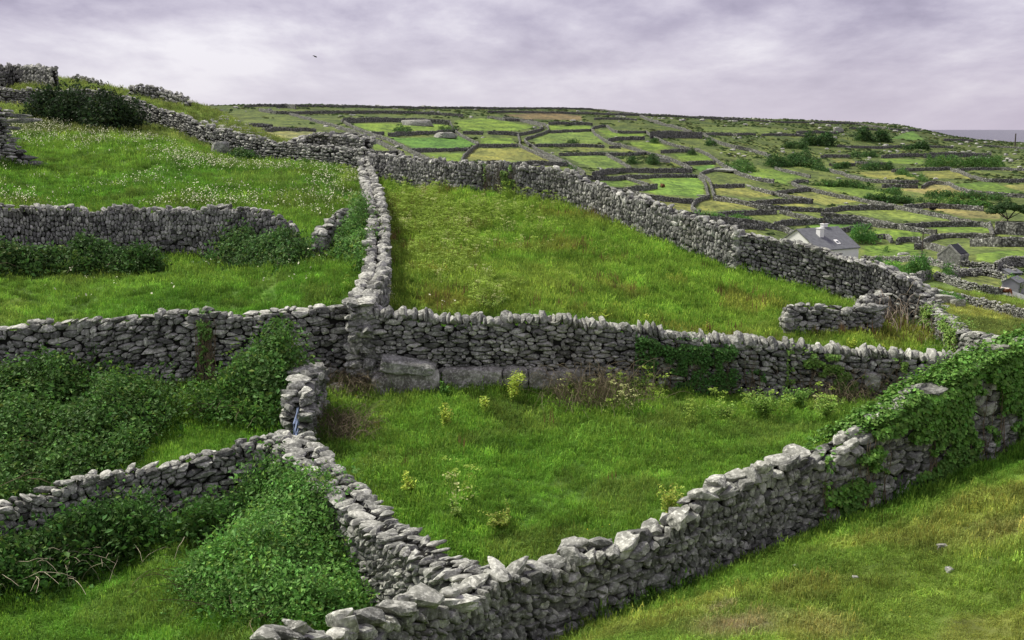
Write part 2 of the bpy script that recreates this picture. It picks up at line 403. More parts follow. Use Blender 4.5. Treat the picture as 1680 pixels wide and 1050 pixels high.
def far_wall_mesh(path, name, T=.75, rng=RNG, jit=.055):
    S = path.S; m = len(S); H = path.H * (1 + .10 * vnoise(S / 1.3, S * 0 + path.P[0, 0]) + .10 * vnoise(S / 7, S * 0 + 2))
    prof = [(-1, -1.), (-1, .0), (-.95, .34), (-.9, .67), (-.75, 1.), (0, 1.06), (.75, 1.), (.9, .67), (.95, .34), (1, 0), (1, -1.)]
    k = len(prof); V = np.zeros((m, k, 3))
    for a, (tg_, hk) in enumerate(prof):
        V[:, a, 0] = S; V[:, a, 1] = hk * H if hk > 0 else hk * .5; V[:, a, 2] = tg_ * T / 2
    V[:, 1:-1] += rng.normal(0, jit, (m, k - 2, 3)) * np.array([1, 1.1, 1.])
    V = path.map(V.reshape(-1, 3)); q = []
    for a in range(k - 1):
        b = np.arange(m - 1) * k + a; q.append(np.column_stack([b, b + k, b + k + 1, b + 1]))
    e = (m - 1) * k
    for a in range(0, k // 2): 
        q.append(np.array([[a, a + 1, k - 2 - a, k - 1 - a], [e + k - 1 - a, e + k - 2 - a, e + a + 1, e + a]]))
    q = [x for x in q]; q = np.concatenate(q)
    q = q[[len(set(r)) == 4 for r in q.tolist()]]
    return mesh_from(name, V, q, STONEFAR, tone=rng.random(len(V)))
# ------------------------------------------------------------------ traces: each wall's top line in the photograph, found again on the terrain
ORG = {'A': (0, 0, 1), 'P': (400, 170, 4), 'Q': (800, 170, 4), 'S': (1120, 150, 3), 'T': (1260, 190, 4), 'E': (1260, 340, 4),
       'G': (1400, 380, 6), 'U': (280, 160, 6), 'N': (1000, 170, 6), 'Z': (0, 100, 6)}
def px(code, s):
    ox, oy, k = ORG[code]
    return np.array([[ox + float(a) / k, oy + float(b) / k] for a, b in (t.split(',') for t in s.split())])
PATHS = {}
def near_wall(key, pts, H, label, ymin=9.5, ymax=3000, group='dry stone walls of the near fields', Ts=None, **kw):
    """pts 'u,v' tops; H scalar or list"""
    q = px('A', pts); H = np.zeros(len(q)) + H
    P = cast(q[:, 0], q[:, 1], H, ymin, ymax); sm = kw.pop('sm', 2.5)
    Dl = kw.pop('Dl', None); dmin = kw.pop('dmin', None)
    if Dl is not None or dmin is not None:
        D = np.array(Dl, float) if Dl is not None else np.maximum(P[:, 1], np.interp(q[:, 0], *dmin)); rx, rz = ray(q[:, 0], q[:, 1]); P = np.column_stack([rx * D, D]); H = np.clip(rz * D - ground(P[:, 0], P[:, 1]), H * .6, H * 1.4)
        if Dl is not None: sm = 0
    if sm:      # even out the distance along the wall, then let the height follow the traced top
        a = np.concatenate([[0], np.cumsum(np.hypot(*np.diff(q, axis=0).T) * P[:-1, 1] / F)]); lD = np.log(P[:, 1]); out = []
        for i in range(len(a)):
            w = np.exp(-((a - a[i]) / sm) ** 2 / 2) + 1e-6; A = np.column_stack([np.ones(len(a)), a - a[i]]); out.append(np.linalg.lstsq(A * np.sqrt(w)[:, None], lD * np.sqrt(w), rcond=1e-6)[0][0])
        D = np.exp(np.array(out)); rx, rz = ray(q[:, 0], q[:, 1]); P = np.column_stack([rx * D, D]); H = np.clip(rz * D - ground(P[:, 0], P[:, 1]), H * .6, H * 1.35)
    p = Path(P, H, .2); PATHS[key] = (p, kw.get('T', .62))
    me = make_wall_mesh(p, 'dry_stone_wall', rng=np.random.default_rng(abs(hash_(key)) % 9999), **kw)
    o = tag(link('dry_stone_wall', me), label, 'dry stone wall', group); mark(p.P, kw.get('T', .62) / 2 + .05); return o
def hash_(s): return sum((i + 1) * ord(c) * 131 for i, c in enumerate(s))

near_wall('F', '400,1072 440,1052 500,1040 560,1028 610,1014 670,992 757,970 810,950 843,948 877,932 913,922 960,910 1000,897 1040,889 1077,875 1120,838 1153,808 1207,786 1253,770 1307,752 1347,747 1400,715 1453,678 1513,645 1570,614 1620,592 1680,568 1760,535',
          [1.2, 1.2, 1.2, 1.2, 1.2, 1.25, 1.25, 1.25, 1.25, 1.25, 1.25, 1.25, 1.3, 1.35, 1.35, 1.45, 1.45, 1.45, 1.45, 1.5, 1.5, 1.6, 1.7, 1.85, 1.95, 2.0, 2.1, 2.1],
          'nearest dry stone wall with big pale boulders on top, vanishing under ivy at right', sm=2.2, T=.66, sw=.22, sh=.12, style='mixed', res=3, caps=.95, capsize=1.75, ragged=.10)
near_wall('W2', '478,714 505,745 545,787 585,822 630,862 690,905 745,935 800,956', [1.55, 1.5, 1.5, 1.5, 1.5, 1.45, 1.4, 1.3],
          'pale wall with a flat top running from the gate down to the nearest wall', T=.95, sw=.19, sh=.105, style='mixed', res=2, caps=.9, ragged=.04, batter=.1)
near_wall('L3', '-70,847 0,828 50,812 100,798 150,783 210,772 267,760 317,747 367,738 410,725 447,717 470,713', 1.25,
          'low small-stoned wall at lower left, brambles against its foot, ending at the gate', T=.55, sw=.24, sh=.12, style='flat', res=2, caps=.75, capsize=.9, ragged=.05)
near_wall('L2', '-80,552 0,540 67,530 147,522 207,523 247,517 347,512 380,520 417,515 467,508 490,514 533,503 570,500 605,502 622,506', [2.0, 2, 2, 2, 2, 2.1, 2.1, 2.1, 2.1, 2.1, 2., 1.9, 1.85, 1.85, 1.85],
          'tall dark retaining wall of round-edged stones behind the large left bramble thicket', T=.7, sw=.30, sh=.14, style='flat', res=2, caps=.8, ragged=.06)
near_wall('M', '584,516 603,520 657,518 707,527 767,530 807,528 847,525 877,527 913,528 960,538 1040,543 1077,548 1120,557 1183,562 1230,562 1307,575 1393,580 1453,584 1520,590 1563,590 1610,590',
          [1.8, 1.8, 1.85, 1.9, 1.9, 1.9, 1.9, 1.9, 1.85, 1.8, 1.7, 1.65, 1.6, 1.5, 1.5, 1.4, 1.35, 1.3, 1.2, 1.15, 1.1],
          'long middle wall topped by upright stones, built over big squared ledge blocks', sm=4, T=.62, sw=.28, sh=.10, style='flat', res=2, caps=.0, ragged=.05)
near_wall('C', '600,228 597,257 600,280 609,300 614,325 618,345 622,362 620,382 619,407 619,430 615,450 605,470 598,487 592,503', [1.5, 1.5, 1.5, 1.5, 1.5, 1.5, 1.5, 1.5, 1.5, 1.5, 1.55, 1.6, 1.7, 1.8],
          'narrow wall seen end-on between the white-flowered field and the large central meadow', T=.85, sw=.34, sh=.19, style='mixed', res=2, caps=.95, ragged=.07, ymin=30)
near_wall('A', '612,254 632,255 675,257 707,262 737,269 762,269 800,267 845,271 880,275 925,281 955,291 980,302 1017,317 1070,334 1117,350 1162,367 1195,377 1212,383',
          1.6, 'dark rough wall curving along the top edge of the central meadow', T=.65, sw=.27, sh=.19, style='upright', res=2, caps=.7, ragged=.12, ymin=45, ymax=90)
near_wall('R', '1206,384 1260,391 1285,396 1322,402 1360,413 1400,426 1435,436 1472,449 1497,461 1510,474 1520,487 1533,500', [1.6, 1.65, 1.7, 1.7, 1.7, 1.7, 1.7, 1.7, 1.6, 1.5, 1.4, 1.2],
          'wide tumbled rubble wall rimming the central meadow, in front of the white cottage', sm=5, T=1.1, sw=.22, sh=.15, style='mixed', res=2, caps=.95, ragged=.10, ymin=38, ymax=75, batter=.2)
near_wall('R2', '1530,503 1545,515 1567,528 1592,547 1617,557 1635,560 1660,572 1700,590', [1.2, 1.2, 1.2, 1.2, 1.15, 1.1, 1.05, 1.],
          'broken stone wall with a yellow-green creeper, dropping to the ivy wall at right', sm=1.2, T=.7, sw=.26, sh=.14, style='mixed', res=2, caps=.9, ragged=.12, ymin=33, ymax=60)
near_wall('B', '1293,505 1310,500 1342,502 1360,505 1380,502 1410,502 1432,505', [.85, .9, .95, .95, .95, .95, .9],
          'short ruined stub of wall standing in grass at the right of the central meadow', sm=4, T=.55, sw=.28, sh=.13, style='mixed', res=2, caps=.8, ragged=.07, ymin=34)
near_wall('B2', '1432,506 1416,497 1414,490 1428,485 1450,491 1480,486 1508,486', .9,
          'low rubble spur joining the ruined stub to the right-hand meadow wall', sm=0, T=.6, sw=.28, sh=.15, style='mixed', res=2, caps=.9, ragged=.1, ymin=36)
near_wall('L1', '-60,338 0,338 33,340 67,343 110,340 157,345 200,343 253,347 283,345 317,345 360,343 413,347 445,352 467,358 480,372', [1.9, 1.9, 1.9, 1.9, 1.9, 1.9, 1.9, 1.9, 1.9, 1.85, 1.8, 1.7, 1.6, 1.4, .9],
          'dark wall of upright slabs below the white-flowered field, ending at the grassy gap', T=.65, sw=.27, sh=.19, style='upright', res=2, caps=.8, ragged=.08, ymin=34)
near_wall('E', '524,386 534,372 547,360 558,349 572,345 590,344', [.7, 1.1, 1.4, 1.5, 1.5, 1.5],
          'short broken wall end half buried in brambles on the right of the grassy gap', T=.6, sw=.34, sh=.17, style='flat', res=2, caps=.9, ragged=.06, ymin=34)
near_wall('K', '512,598 502,608 493,628 488,644', [1.3, 1.35, 1.35, 1.3],
          'stone pillar of thick flat slabs beside the blue gate', sm=0, T=.75, sw=.36, sh=.13, style='flat', res=3, caps=.9, ragged=.03, batter=.03)
near_wall('UL', '-60,147 0,143 30,147 100,150 167,149 187,155 220,163 260,180 300,190 320,200 360,213 393,218 433,230 473,237 520,240 560,243 597,245', [2, 2, 2, 2, 2, 2, 2, 1.95, 1.9, 1.9, 1.9, 1.9, 1.85, 1.8, 1.8, 1.8, 1.7],
          'long dark wall dropping along the far side of the white-flowered field', dmin=([-60, 100, 167, 300, 400, 597], [94, 93, 91, 83, 78, 70]), T=.7, sw=.36, sh=.17, style='flat', res=1, caps=.8, ragged=.12, ymin=60, ymax=112)
near_wall('UL2', '478,236 492,229 512,222 530,219 550,220 575,222 600,228', [1.2, 1.3, 1.4, 1.4, 1.4, 1.4, 1.4],
          'second rough wall showing just above the far dark wall, left of the wall seen end-on', T=1.4, sw=.42, sh=.25, style='mixed', res=1, caps=.9, ragged=.12, ymin=78, ymax=112)
near_wall('RG1', '-60,104 0,108 30,113 60,115 88,117', [2.2, 2, 1.8, 1.7, 1.5], 'brown-grey skyline wall on the hilltop at the far left', T=.9, sw=.5, sh=.4, style='mixed', res=1, caps=.9, ragged=.25, ymin=95, ymax=135)
near_wall('RG2', '118,126 135,127 150,131 165,136', .45, 'low line of stones on the hilltop skyline between the two ridge walls', T=.6, sw=.4, sh=.3, style='mixed', res=1, caps=.8, ragged=.1, ymin=95, ymax=135)
near_wall('RG3', '213,143 226,141 242,141 256,144 272,149 290,155 307,163', [.8, 1, 1.1, 1.1, 1.1, .9, .8], 'short broken wall on the hilltop skyline above the slope with white flowers', T=.7, sw=.4, sh=.3, style='mixed', res=1, caps=.9, ragged=.15, ymin=95, ymax=135)
near_wall('L0', '-45,170 -25,170 -6,172 6,182', [3.2, 3.3, 3.3, 3.0], 'dark upright end of a high wall of thin stones at the left edge', T=.7, sw=.5, sh=.14, style='flat', res=1, caps=.6, ragged=.06, ymin=55, ymax=68, batter=.02)
near_wall('L00', '8,240 28,240 40,250 48,262', [1.0, 1, .7, .4], 'low dark rubble heap beside the upright wall end at the left edge', T=.8, sw=.5, sh=.2, style='flat', res=1, caps=.8, ragged=.1, ymin=55)

# upright coping stones standing along the middle wall
def coping(key, a, b, rng, w=(.1, .26), h=(.22, .42)):
    p, T = PATHS[key]; C, Hh = [], []; x = a
    while x < b:
        ww = rng.uniform(*w); hh = rng.uniform(*h); H = float(np.interp(x, p.S, p.H))
        C.append((x + ww / 2, H - .05 + hh * .42, rng.uniform(-.04, .04))); Hh.append((ww / 2 * 1.15, hh / 2, T * rng.uniform(.38, .5))); x += ww * .93
    C = np.array(C); Hh = np.array(Hh); n = len(C); q = rng.normal(0, 1, (n, 9, 3)); q /= np.linalg.norm(q, axis=2, keepdims=True)
    qs = q / Hh[:, None]; ln = np.linalg.norm(qs, axis=2, keepdims=True)
    V, Fa, idx = poly_stones(C, Hh, qs / ln, rng.uniform(.78, 1.05, (n, 9)) / ln[:, :, 0], 2, rng, p=9)
    ang = rng.normal(.12, .2, n)[idx]; c0 = C[idx]; d = V - c0
    V = c0 + np.column_stack([d[:, 0] * np.cos(ang) - d[:, 1] * np.sin(ang), d[:, 0] * np.sin(ang) + d[:, 1] * np.cos(ang), d[:, 2]])
    return mesh_from('coping', p.map(V), Fa, STONE, tone=np.clip(rng.normal(.6, .16, n), 0, 1)[idx])
_mw = [o for o in COL.objects if 'upright stones' in str(o.get('label'))][0]
link('coping', coping('M', 0, PATHS['M'][0].L, np.random.default_rng(5)), _mw)

# ------------------------------------------------------------------ far walls
FW = """P|0,10 200,5 450,8 700,12 1000,16 1200,20 1680,26|1.6|long stone wall drawn along the distant skyline above all the far fields
P|215,4 250,2 300,5 340,12|2.6|short high pinkish wall end standing on the distant skyline at left
P|100,30 220,52 500,48 900,46 1200,52 1440,70|1.8|second far wall running level just below the skyline on the left half
P|650,95 820,92 1000,92 1200,98 1350,112|2.4|thick dark wall closing the top of the paddock with a small stone heap
P|300,60 400,86 480,110 640,148 760,192 860,225 930,262 1000,298 1050,330|1.5|left wall of the stony lane slanting down to the near wall junction
P|640,100 700,138 780,172 860,200 980,235 1080,292 1200,350 1300,378 1400,380|1.5|right wall of the stony lane slanting down to the near wall junction
P|120,165 180,158 250,155 350,158 470,166|1.4|low wall closing the top of a small pale paddock behind the far dark wall
P|0,130 60,130 130,132 190,138|1.5|short curved wall to the left above the small pale paddock
P|475,192 560,190 650,190 740,194|1.3|low wall between the small pale paddock and the lane
P|845,186 880,184 920,186|1.5|short stub of wall left of the gap below the heap paddock
P|948,190 1000,188 1100,182 1250,178 1400,166|1.7|wall with dark bushes growing over it below the heap paddock
P|1350,112 1360,130 1380,165 1410,188 1450,212 1500,235 1550,258 1515,272 1480,300 1440,340 1430,375|1.4|winding thin wall dropping beside the fields left of centre
P|1440,180 1500,180 1570,184|1.6|wall left of a narrow gap in the line below the brightest upper field
P|1080,292 1200,292 1350,292 1480,290|1.5|wall closing the bottom of the field with the grey boulder
P|860,310 950,312 1045,314|1.4|wall closing a tiny bright field beside the lane
P|845,235 880,232 905,240|1.2|stub of wall inside the stony lane
Q|0,82 60,88 120,98 230,102 300,104|1.5|wall along the top of the brightest upper field
Q|0,178 60,180 130,184 200,190|1.7|wall right of a narrow gap in the line below the brightest upper field
Q|200,192 260,182 320,168 350,160 365,148 340,132 290,120 230,106 180,96|1.5|inner wall of the S-bend lane above the centre
Q|400,172 398,150 380,132 330,118 250,104 160,90 100,84|1.3|outer wall of the S-bend lane above the centre
Q|400,172 360,190 300,206 250,220 240,236 290,265 340,300 430,340 520,378 580,410 640,452|1.5|wall slanting down from the S-bend to the curving meadow wall
Q|-50,264 0,266 100,264 200,264|1.5|wall along the top of the yellowish field in the middle distance
Q|200,192 205,215 215,240 205,262 260,288 340,322 430,362 515,384|1.4|left wall of the narrow lane under the S-bend
Q|400,120 500,120 620,122 690,128|1.6|thin dark wall just under the brown heather patch
Q|400,176 500,172 600,170 680,165|1.4|wall along the top of the dull field right of the S-bend
Q|690,152 720,142 790,140 805,158 840,178 950,180 1040,178|1.5|wall round the head of a small triangular bright field
Q|680,160 700,185 740,215 790,245 850,258 920,275 1040,312 1150,338 1210,358 1270,384 1340,418|1.5|long wall slanting down through the middle of the far fields
Q|790,226 850,220 920,216 1030,216|1.8|short thick wall below the small triangular bright field
Q|270,266 400,264 500,264 640,266 765,272|1.4|straight wall ending in open grass below the dull field
Q|798,278 830,276 875,280|1.2|tiny isolated stub of wall near the middle of the far fields
Q|470,322 560,320 700,318 780,322 900,322 1000,320 1050,312|1.4|wall along the top of the field with a slanting divider
Q|780,325 820,345 860,365 900,390 940,412|1.4|slanting divider wall between the two fields with round bushes
Q|690,448 740,436 820,426 1000,422 1200,424 1340,426|2.0|thick level wall above the fields with the brown cow
Q|620,462 680,474 760,478 900,472 1000,468 1100,462 1250,460 1380,466|1.5|thin level wall close below the thick one, above the brown cow
Q|1380,466 1415,488 1432,520 1440,560 1450,600|1.4|left wall of the short bright lane right of the brown cow
Q|1395,450 1445,482 1466,515 1475,555 1490,598|1.4|right wall of the short bright lane right of the brown cow
Q|1490,598 1560,612 1680,640 1760,660 1860,680|1.4|wall running right from the foot of the short bright lane
Q|900,476 950,490 1000,506 1060,526|1.3|slanting wall closing the little wedge field behind the curving meadow wall
Q|900,548 1000,540 1112,528|1.7|lower wall of the little wedge field, with a square end
Q|740,542 820,548 900,558 1000,582 1080,602 1200,616 1350,626|1.5|wall curving under the bright field where the brown cow stands
Q|1450,600 1410,610 1370,626 1345,650 1340,672 1362,692 1400,700|1.3|small hooked wall at the corner of the yellowish fields
Q|1040,176 1062,195 1100,218 1150,242 1210,262 1290,278 1400,302 1450,325 1490,352 1540,390 1600,425 1680,458 1760,480 1880,498|1.5|long right-hand slanting wall from the great wall down to the hedge
Q|1068,184 1120,182 1200,180 1300,182 1408,186|3.6|great high grey wall standing broadside in the far fields
Q|1000,72 1060,100 1130,120 1200,136 1280,156 1340,176|1.8|wall falling from the skyline to the great high wall
Q|1410,188 1440,206 1480,228 1530,250 1620,274 1720,292 1800,312 1860,338|1.7|wall slanting down from the right end of the great high wall
Q|1425,192 1500,190 1600,192|1.3|low wall level with the top of the great high wall, to its right
Q|1620,196 1700,192 1760,196|1.3|short rough wall right of the low level wall near the top slope
Q|1138,306 1200,300 1270,298 1335,302|1.5|wall along the top of the small rectangular bright field
Q|1298,382 1380,378 1440,374 1495,376|1.6|wall along the bottom of the small rectangular bright field
Q|1400,452 1440,436 1490,424 1520,416|1.2|rough wall by the grey slab of rock
Q|1480,530 1560,530 1620,528 1685,526|1.5|short level wall right of the short bright lane
Q|1255,712 1330,714 1400,720 1480,726 1560,736 1680,762|1.5|wall overgrown with green behind the end of the curving meadow wall
Q|1420,792 1500,790 1600,794 1680,800|1.4|low wall just above the dip of the curving meadow wall
Q|165,388 230,380 300,378 400,380 520,386|1.6|thick wall showing just above the crest of the curving meadow wall
Q|0,374 60,373 120,377 138,392|1.4|wall end showing above the curving meadow wall left of a grassy gap
Q|0,25 200,24 450,25 600,26 720,34 850,48 1000,66|1.4|skyline wall over the middle of the far hill
Q|0,46 250,48 500,53 750,60 1000,68|1.5|dark wall a little below the skyline in the middle
Q|1000,67 1200,76 1400,82 1550,90 1680,96|1.4|skyline wall right of the middle of the far hill
Q|700,94 800,92 900,94 980,100|1.3|faint wall crossing the dull slope right of the heather patch
S|340,466 380,478 450,494 520,510 600,522 640,530|1.4|wall with a rounded end left of the ochre field
S|330,538 420,532 520,528 640,530|1.7|lower wall of the narrow field left of the ochre field
S|440,492 520,482 600,474 645,476|1.5|wall between the narrow field and the cottage slope
S|455,370 500,382 560,396 600,404 628,412|1.4|wall slanting under the big dark hedge
S|540,440 570,434 620,436|1.3|short top wall of the bend above the ochre field
S|538,442 560,456 610,468 650,480 720,496 820,514 900,530 980,546 1060,560 1150,580 1230,594 1300,606 1400,630 1520,652|1.5|long main wall slanting right from the ochre field to the tree
S|715,376 760,390 800,402 860,418 930,432 1040,436 1160,438|1.5|wall below the dark hedge running right along a pale field
S|980,456 1060,456 1158,460|1.6|level wall left of the small white gate gap
S|1178,462 1200,448 1230,440 1310,444 1350,468 1410,482 1480,492 1580,500 1680,506|1.5|wall arching over the tan field near the right edge
S|1030,382 1100,378 1200,374 1320,372|1.5|wall along the upper edge of the right pale fields
S|1320,374 1360,386 1400,402 1450,420 1500,430 1600,432 1690,430|1.5|wall stepping down to the right edge below the long hedge
S|1325,378 1420,376 1540,374 1690,378|1.3|wall right under the long dark hedge
S|1090,556 1180,552 1300,554 1400,560 1480,566|1.8|dark wall along the top of the tan strip with the black cow
S|690,578 760,568 850,562 940,560 1040,562|1.6|wall along the top of the field behind the cottage
S|180,592 260,588 330,586 460,582|1.4|thin wall below the yellowish fields left of the cottage
S|150,516 220,526 320,544 420,558 560,570 690,576|1.4|long wall passing under the yellowish fields to the field behind the cottage
S|480,582 540,596 600,610 660,624|1.4|short slanting wall up and left from the cottage
S|680,592 760,602 840,610 900,618 1000,640 1100,662 1180,672 1250,682|1.5|wall slanting right behind the cottage chimney
S|450,640 560,630 700,622 800,626 900,634 980,646 1080,652 1200,642 1340,640 1480,640|1.7|wall passing level behind the cottage roof to the tree
S|0,602 60,606 100,612 180,618 250,626 320,632 400,642 460,654 500,664 560,690|1.6|stony wall running down to the left gable of the cottage
S|60,625 130,628 200,640 300,652 400,654|1.4|low wall just above the near meadow wall left of the cottage
S|770,674 820,664 870,658 925,652|1.4|short wall rising from the cottage to a pointed heap
S|940,702 975,700 1010,702 1030,722|1.5|short wall right of the bush behind the cottage
S|1055,730 1070,716 1110,716 1170,720|1.5|short wall across the gap from the cottage bush
S|1170,738 1200,722 1230,708 1280,698 1400,698 1530,702|1.4|wall climbing from the pole to the ruins at right
S|1510,640 1518,668 1530,700|1.6|short wall end on the field corner below the tree
S|1145,750 1180,744 1230,748 1280,762 1300,775|1.6|crumbling wall of a ruined cabin left of the stone barn
S|1420,724 1500,722 1560,726 1640,722 1700,726|2.1|high crumbling wall of ruins right of the stone barn
S|1540,718 1600,716 1690,724|1.9|wall with a pale straight coping behind the ruins
S|890,812 980,812 1080,814 1180,818 1240,828 1290,850 1360,866 1440,884|1.15|long wall right of the cottage, passing below the pole and barn
S|1370,832 1440,838 1500,846 1570,856 1630,868|1.2|wall in front of the barn door running right
S|1540,842 1570,826 1600,815 1640,812 1690,812|2.0|steep arched wall at the right edge past the barn
S|1320,884 1380,874 1450,870 1500,876 1570,890|1.25|wall round the head of the reddish-green paddock
S|1105,908 1140,898 1180,888 1214,880|1.5|end of wall with garden bushes behind it
S|1245,890 1290,900 1350,920 1420,940 1480,956 1570,966|1.35|wall with big pale boulders at its foot behind the brown and white cow
S|1185,994 1220,982 1250,978|1.25|short wall joining the rubble rim to the right-hand field wall
S|1250,978 1300,986 1350,996 1430,1012 1500,1030 1590,1052 1700,1074|1.15|long plain wall crossing the field at the right edge, below the brown and white cow
S|1582,905 1590,930 1580,955|1.1|narrow wall joining the grey shed to the cow's field
S|100,206 160,204 240,206 270,212|1.4|rough wall on the upper slope right of the great high wall
S|390,208 480,206 600,212 660,222 720,236|1.4|wall along the scrubby upper slope under the bushes
S|560,196 640,192 760,198|1.8|dark wall below the crest with a pale stone at its end
S|820,176 900,180 960,186|1.3|faint wall just below the crest left of the sea
S|0,120 120,128 250,134 400,142 520,148 640,148 720,150|1.3|rough skyline wall of the far hill on the right half
S|720,150 800,150 870,155 960,170 1050,186 1165,188|1.5|broken skyline wall falling to the sea corner
S|1285,232 1360,234 1430,238|1.6|wall on the last low rise in front of the sea
S|680,314 740,310 825,312|1.5|short wall on the scrub slope above the dark hedge
S|980,312 1060,308 1190,306|1.9|wall above the small bright field on the scrub slope
S|1190,304 1300,300 1420,300 1520,304|2.8|long dark wall standing above the long dark hedge
S|760,262 840,268 960,272 1080,266|1.4|broken wall between the bush clumps on the scrub slope
S|1090,262 1200,266 1330,270|1.3|thin wall on the scrub slope under the sea corner
S|1480,262 1560,268 1690,276|1.2|low wall on the shore slope at the right edge
S|720,352 780,356 850,352|1.4|wall peeping out of the shrubs left of the pale fields
S|850,342 930,350 1030,350|1.3|thin wall along the foot of the small bright field on the scrub slope
S|0,346 80,344 155,344|1.4|level wall over the head of the short bright lane"""
for row in FW.split('\n'):
    c, s, H, lab = row.split('|'); H = float(H); q = px(c, s)
    P = cast(q[:, 0], q[:, 1], H, 70 if q[:, 1].max() > 470 else (100 if q[:, 1].max() > 400 else (140 if q[:, 1].max() > 330 else 190)), 1000)
    D = P[:, 1].mean()
    hs = np.interp(D, [100, 150, 260, 420], [.85, .66, .62, .78]); H *= hs; P = cast(q[:, 0], q[:, 1], H, P[:, 1].min() * .93, 1000)
    p = Path(P, np.full(len(P), H), .35 if D < 160 else .5)
    sd = np.random.default_rng(hash_(s) % 99991)
    if D < 170: 
        me = make_wall_mesh(p, 'field_wall', T=.55, sw=.34, sh=.21, style='mixed', res=1, caps=.6, ragged=.07, rng=sd)
    else: me = far_wall_mesh(p, 'field_wall', T=.5, rng=sd)
    tag(link('field_wall', me), lab, 'field wall', 'distant field walls')
    mark(p.P[::2], .45) if D < 130 else None
# ------------------------------------------------------------------ field colours, laid out on the land
def poly(code, s, ymin=9.5):
    q = px(code, s); return cast(q[:, 0], q[:, 1], 0, ymin, 1200)
def inside(x, y, P):
    r = np.zeros(len(x), bool); n = len(P)
    for i in range(n):
        x0, y0 = P[i]; x1, y1 = P[(i + 1) % n]
        c = ((y0 > y) != (y1 > y)); r ^= c & (x < (x1 - x0) * (y - y0) / (y1 - y0 + 1e-12) + x0)
    return r
G_BR = (.112, .175, .028); G_MID = (.090, .125, .032); G_YEL = (.155, .165, .045); G_OCH = (.150, .165, .048); G_TAN = (.195, .18, .068); G_DK = (.040, .068, .020); G_BROWN = (.125, .10, .05)
FIELDS = [
 ('P', '700,132 1340,132 1400,170 1370,180 1000,180 940,215 900,185 820,180', 190, G_BR), ('P', '1380,110 1560,95 1680,110 1900,150 1800,178 1440,180', 190, G_BR),
 ('P', '960,220 1400,210 1540,262 1470,292 1110,292', 190, (.075, .16, .03)), ('P', '1180,325 1440,325 1420,378 1330,378', 190, G_BR), ('P', '1560,225 1760,225 1780,262 1560,262', 190, G_BR),
 ('P', '1500,290 1850,290 2020,378 1440,372', 190, G_YEL), ('P', '130,185 460,180 420,235 230,225', 150, (.17, .18, .07)), ('P', '850,262 880,262 940,305 850,305', 190, G_BR),
 ('Q', '100,72 380,58 620,80 620,112 240,102', 190, G_BROWN), ('Q', '400,145 680,145 680,168 400,170', 190, G_BR), ('Q', '300,205 680,180 780,262 300,262', 190, (.10, .15, .035)),
 ('Q', '720,175 1040,190 1020,215 800,222', 190, G_BR), ('Q', '920,255 1120,255 1190,295 1040,310', 190, G_BR), ('Q', '1200,330 1420,325 1490,372 1300,380', 190, G_BR),
 ('Q', '1350,415 1490,400 1490,420 1400,445', 190, (.08, .16, .03)), ('Q', '1060,490 1380,485 1420,540 1410,615 1120,600 1000,570 1110,545', 150, (.115, .20, .035)),
 ('Q', '730,510 900,500 1000,520 880,545 760,540', 150, (.105, .168, .030)), ('Q', '1490,545 1700,545 1760,600 1500,600', 150, G_YEL), ('Q', '1380,640 1500,615 1680,660 1780,690 1400,700', 140, G_YEL),
 ('Q', '1000,600 1330,630 1340,700 1200,690', 140, G_YEL), ('Q', '500,345 780,335 900,410 700,425', 190, (.10, .155, .035)), ('Q', '500,290 1000,285 1020,312 470,312', 190, (.13, .155, .045)),
 ('S', '320,410 380,380 540,385 600,415 520,440 520,462 400,440', 150, (.105, .168, .030)), ('S', '160,475 330,480 460,510 330,525 180,505', 140, G_YEL), ('S', '520,505 650,495 880,535 700,562 640,545', 140, G_OCH),
 ('S', '840,398 1040,390 1160,432 940,425', 150, G_YEL), ('S', '1180,395 1340,390 1480,430 1200,430', 150, G_YEL), ('S', '640,465 900,465 1100,520 1060,548 900,525', 150, (.095, .148, .028)),
 ('S', '1060,480 1170,478 1240,458 1310,462 1390,498 1200,506', 150, G_TAN), ('S', '1190,578 1300,574 1480,590 1575,605 1560,628 1400,622', 140, G_TAN), ('S', '1560,465 1680,455 1700,490 1600,480', 150, (.17, .18, .055)),
 ('S', '1310,460 1500,440 1680,500 1600,500 1400,480', 150, (.08, .135, .026)), ('S', '780,590 1040,582 1330,632 1080,640 980,632 900,605', 140, (.12, .165, .04)), ('S', '1200,668 1500,658 1520,695 1280,690', 130, (.105, .168, .030)),
 ('S', '600,655 880,650 880,670 640,672', 130, (.09, .17, .035)), ('S', '940,680 1160,680 1230,700 1030,730 950,700', 120, (.105, .168, .030)), ('S', '890,760 1140,750 1170,808 890,805', 110, (.105, .168, .030)),
 ('S', '1440,800 1560,785 1700,785 1690,812 1600,815 1540,842 1450,830', 110, (.105, .168, .030)), ('S', '1360,905 1450,890 1570,900 1570,955 1480,950', 90, (.125, .15, .045)), ('S', '970,330 1190,335 1190,355 1000,350', 190, (.105, .168, .030)),
 ('S', '1150,940 1250,905 1480,965 1680,1000 1700,1060 1500,1020 1250,972 1180,985', 70, (.12, .175, .04)), ('S', '1215,860 1300,860 1240,905 1215,900', 90, (.14, .19, .04)), ('S', '430,540 640,552 690,570 460,560', 140, G_OCH),
 ('S', '1250,1050 1330,1020 1700,1100 1700,1300 1500,1260 1250,1100', 45, (.145, .165, .045)), ('S', '730,330 830,335 860,355 760,350', 190, G_YEL), ('S', '100,175 330,175 560,192 380,205 100,198', 190, G_MID), ('S', '1130,195 1190,240 1020,232', 190, (.08, .15, .03)),
]
FPOLY = [(poly(c, s, ym), col) for c, s, ym, col in FIELDS]
NP_ = {}
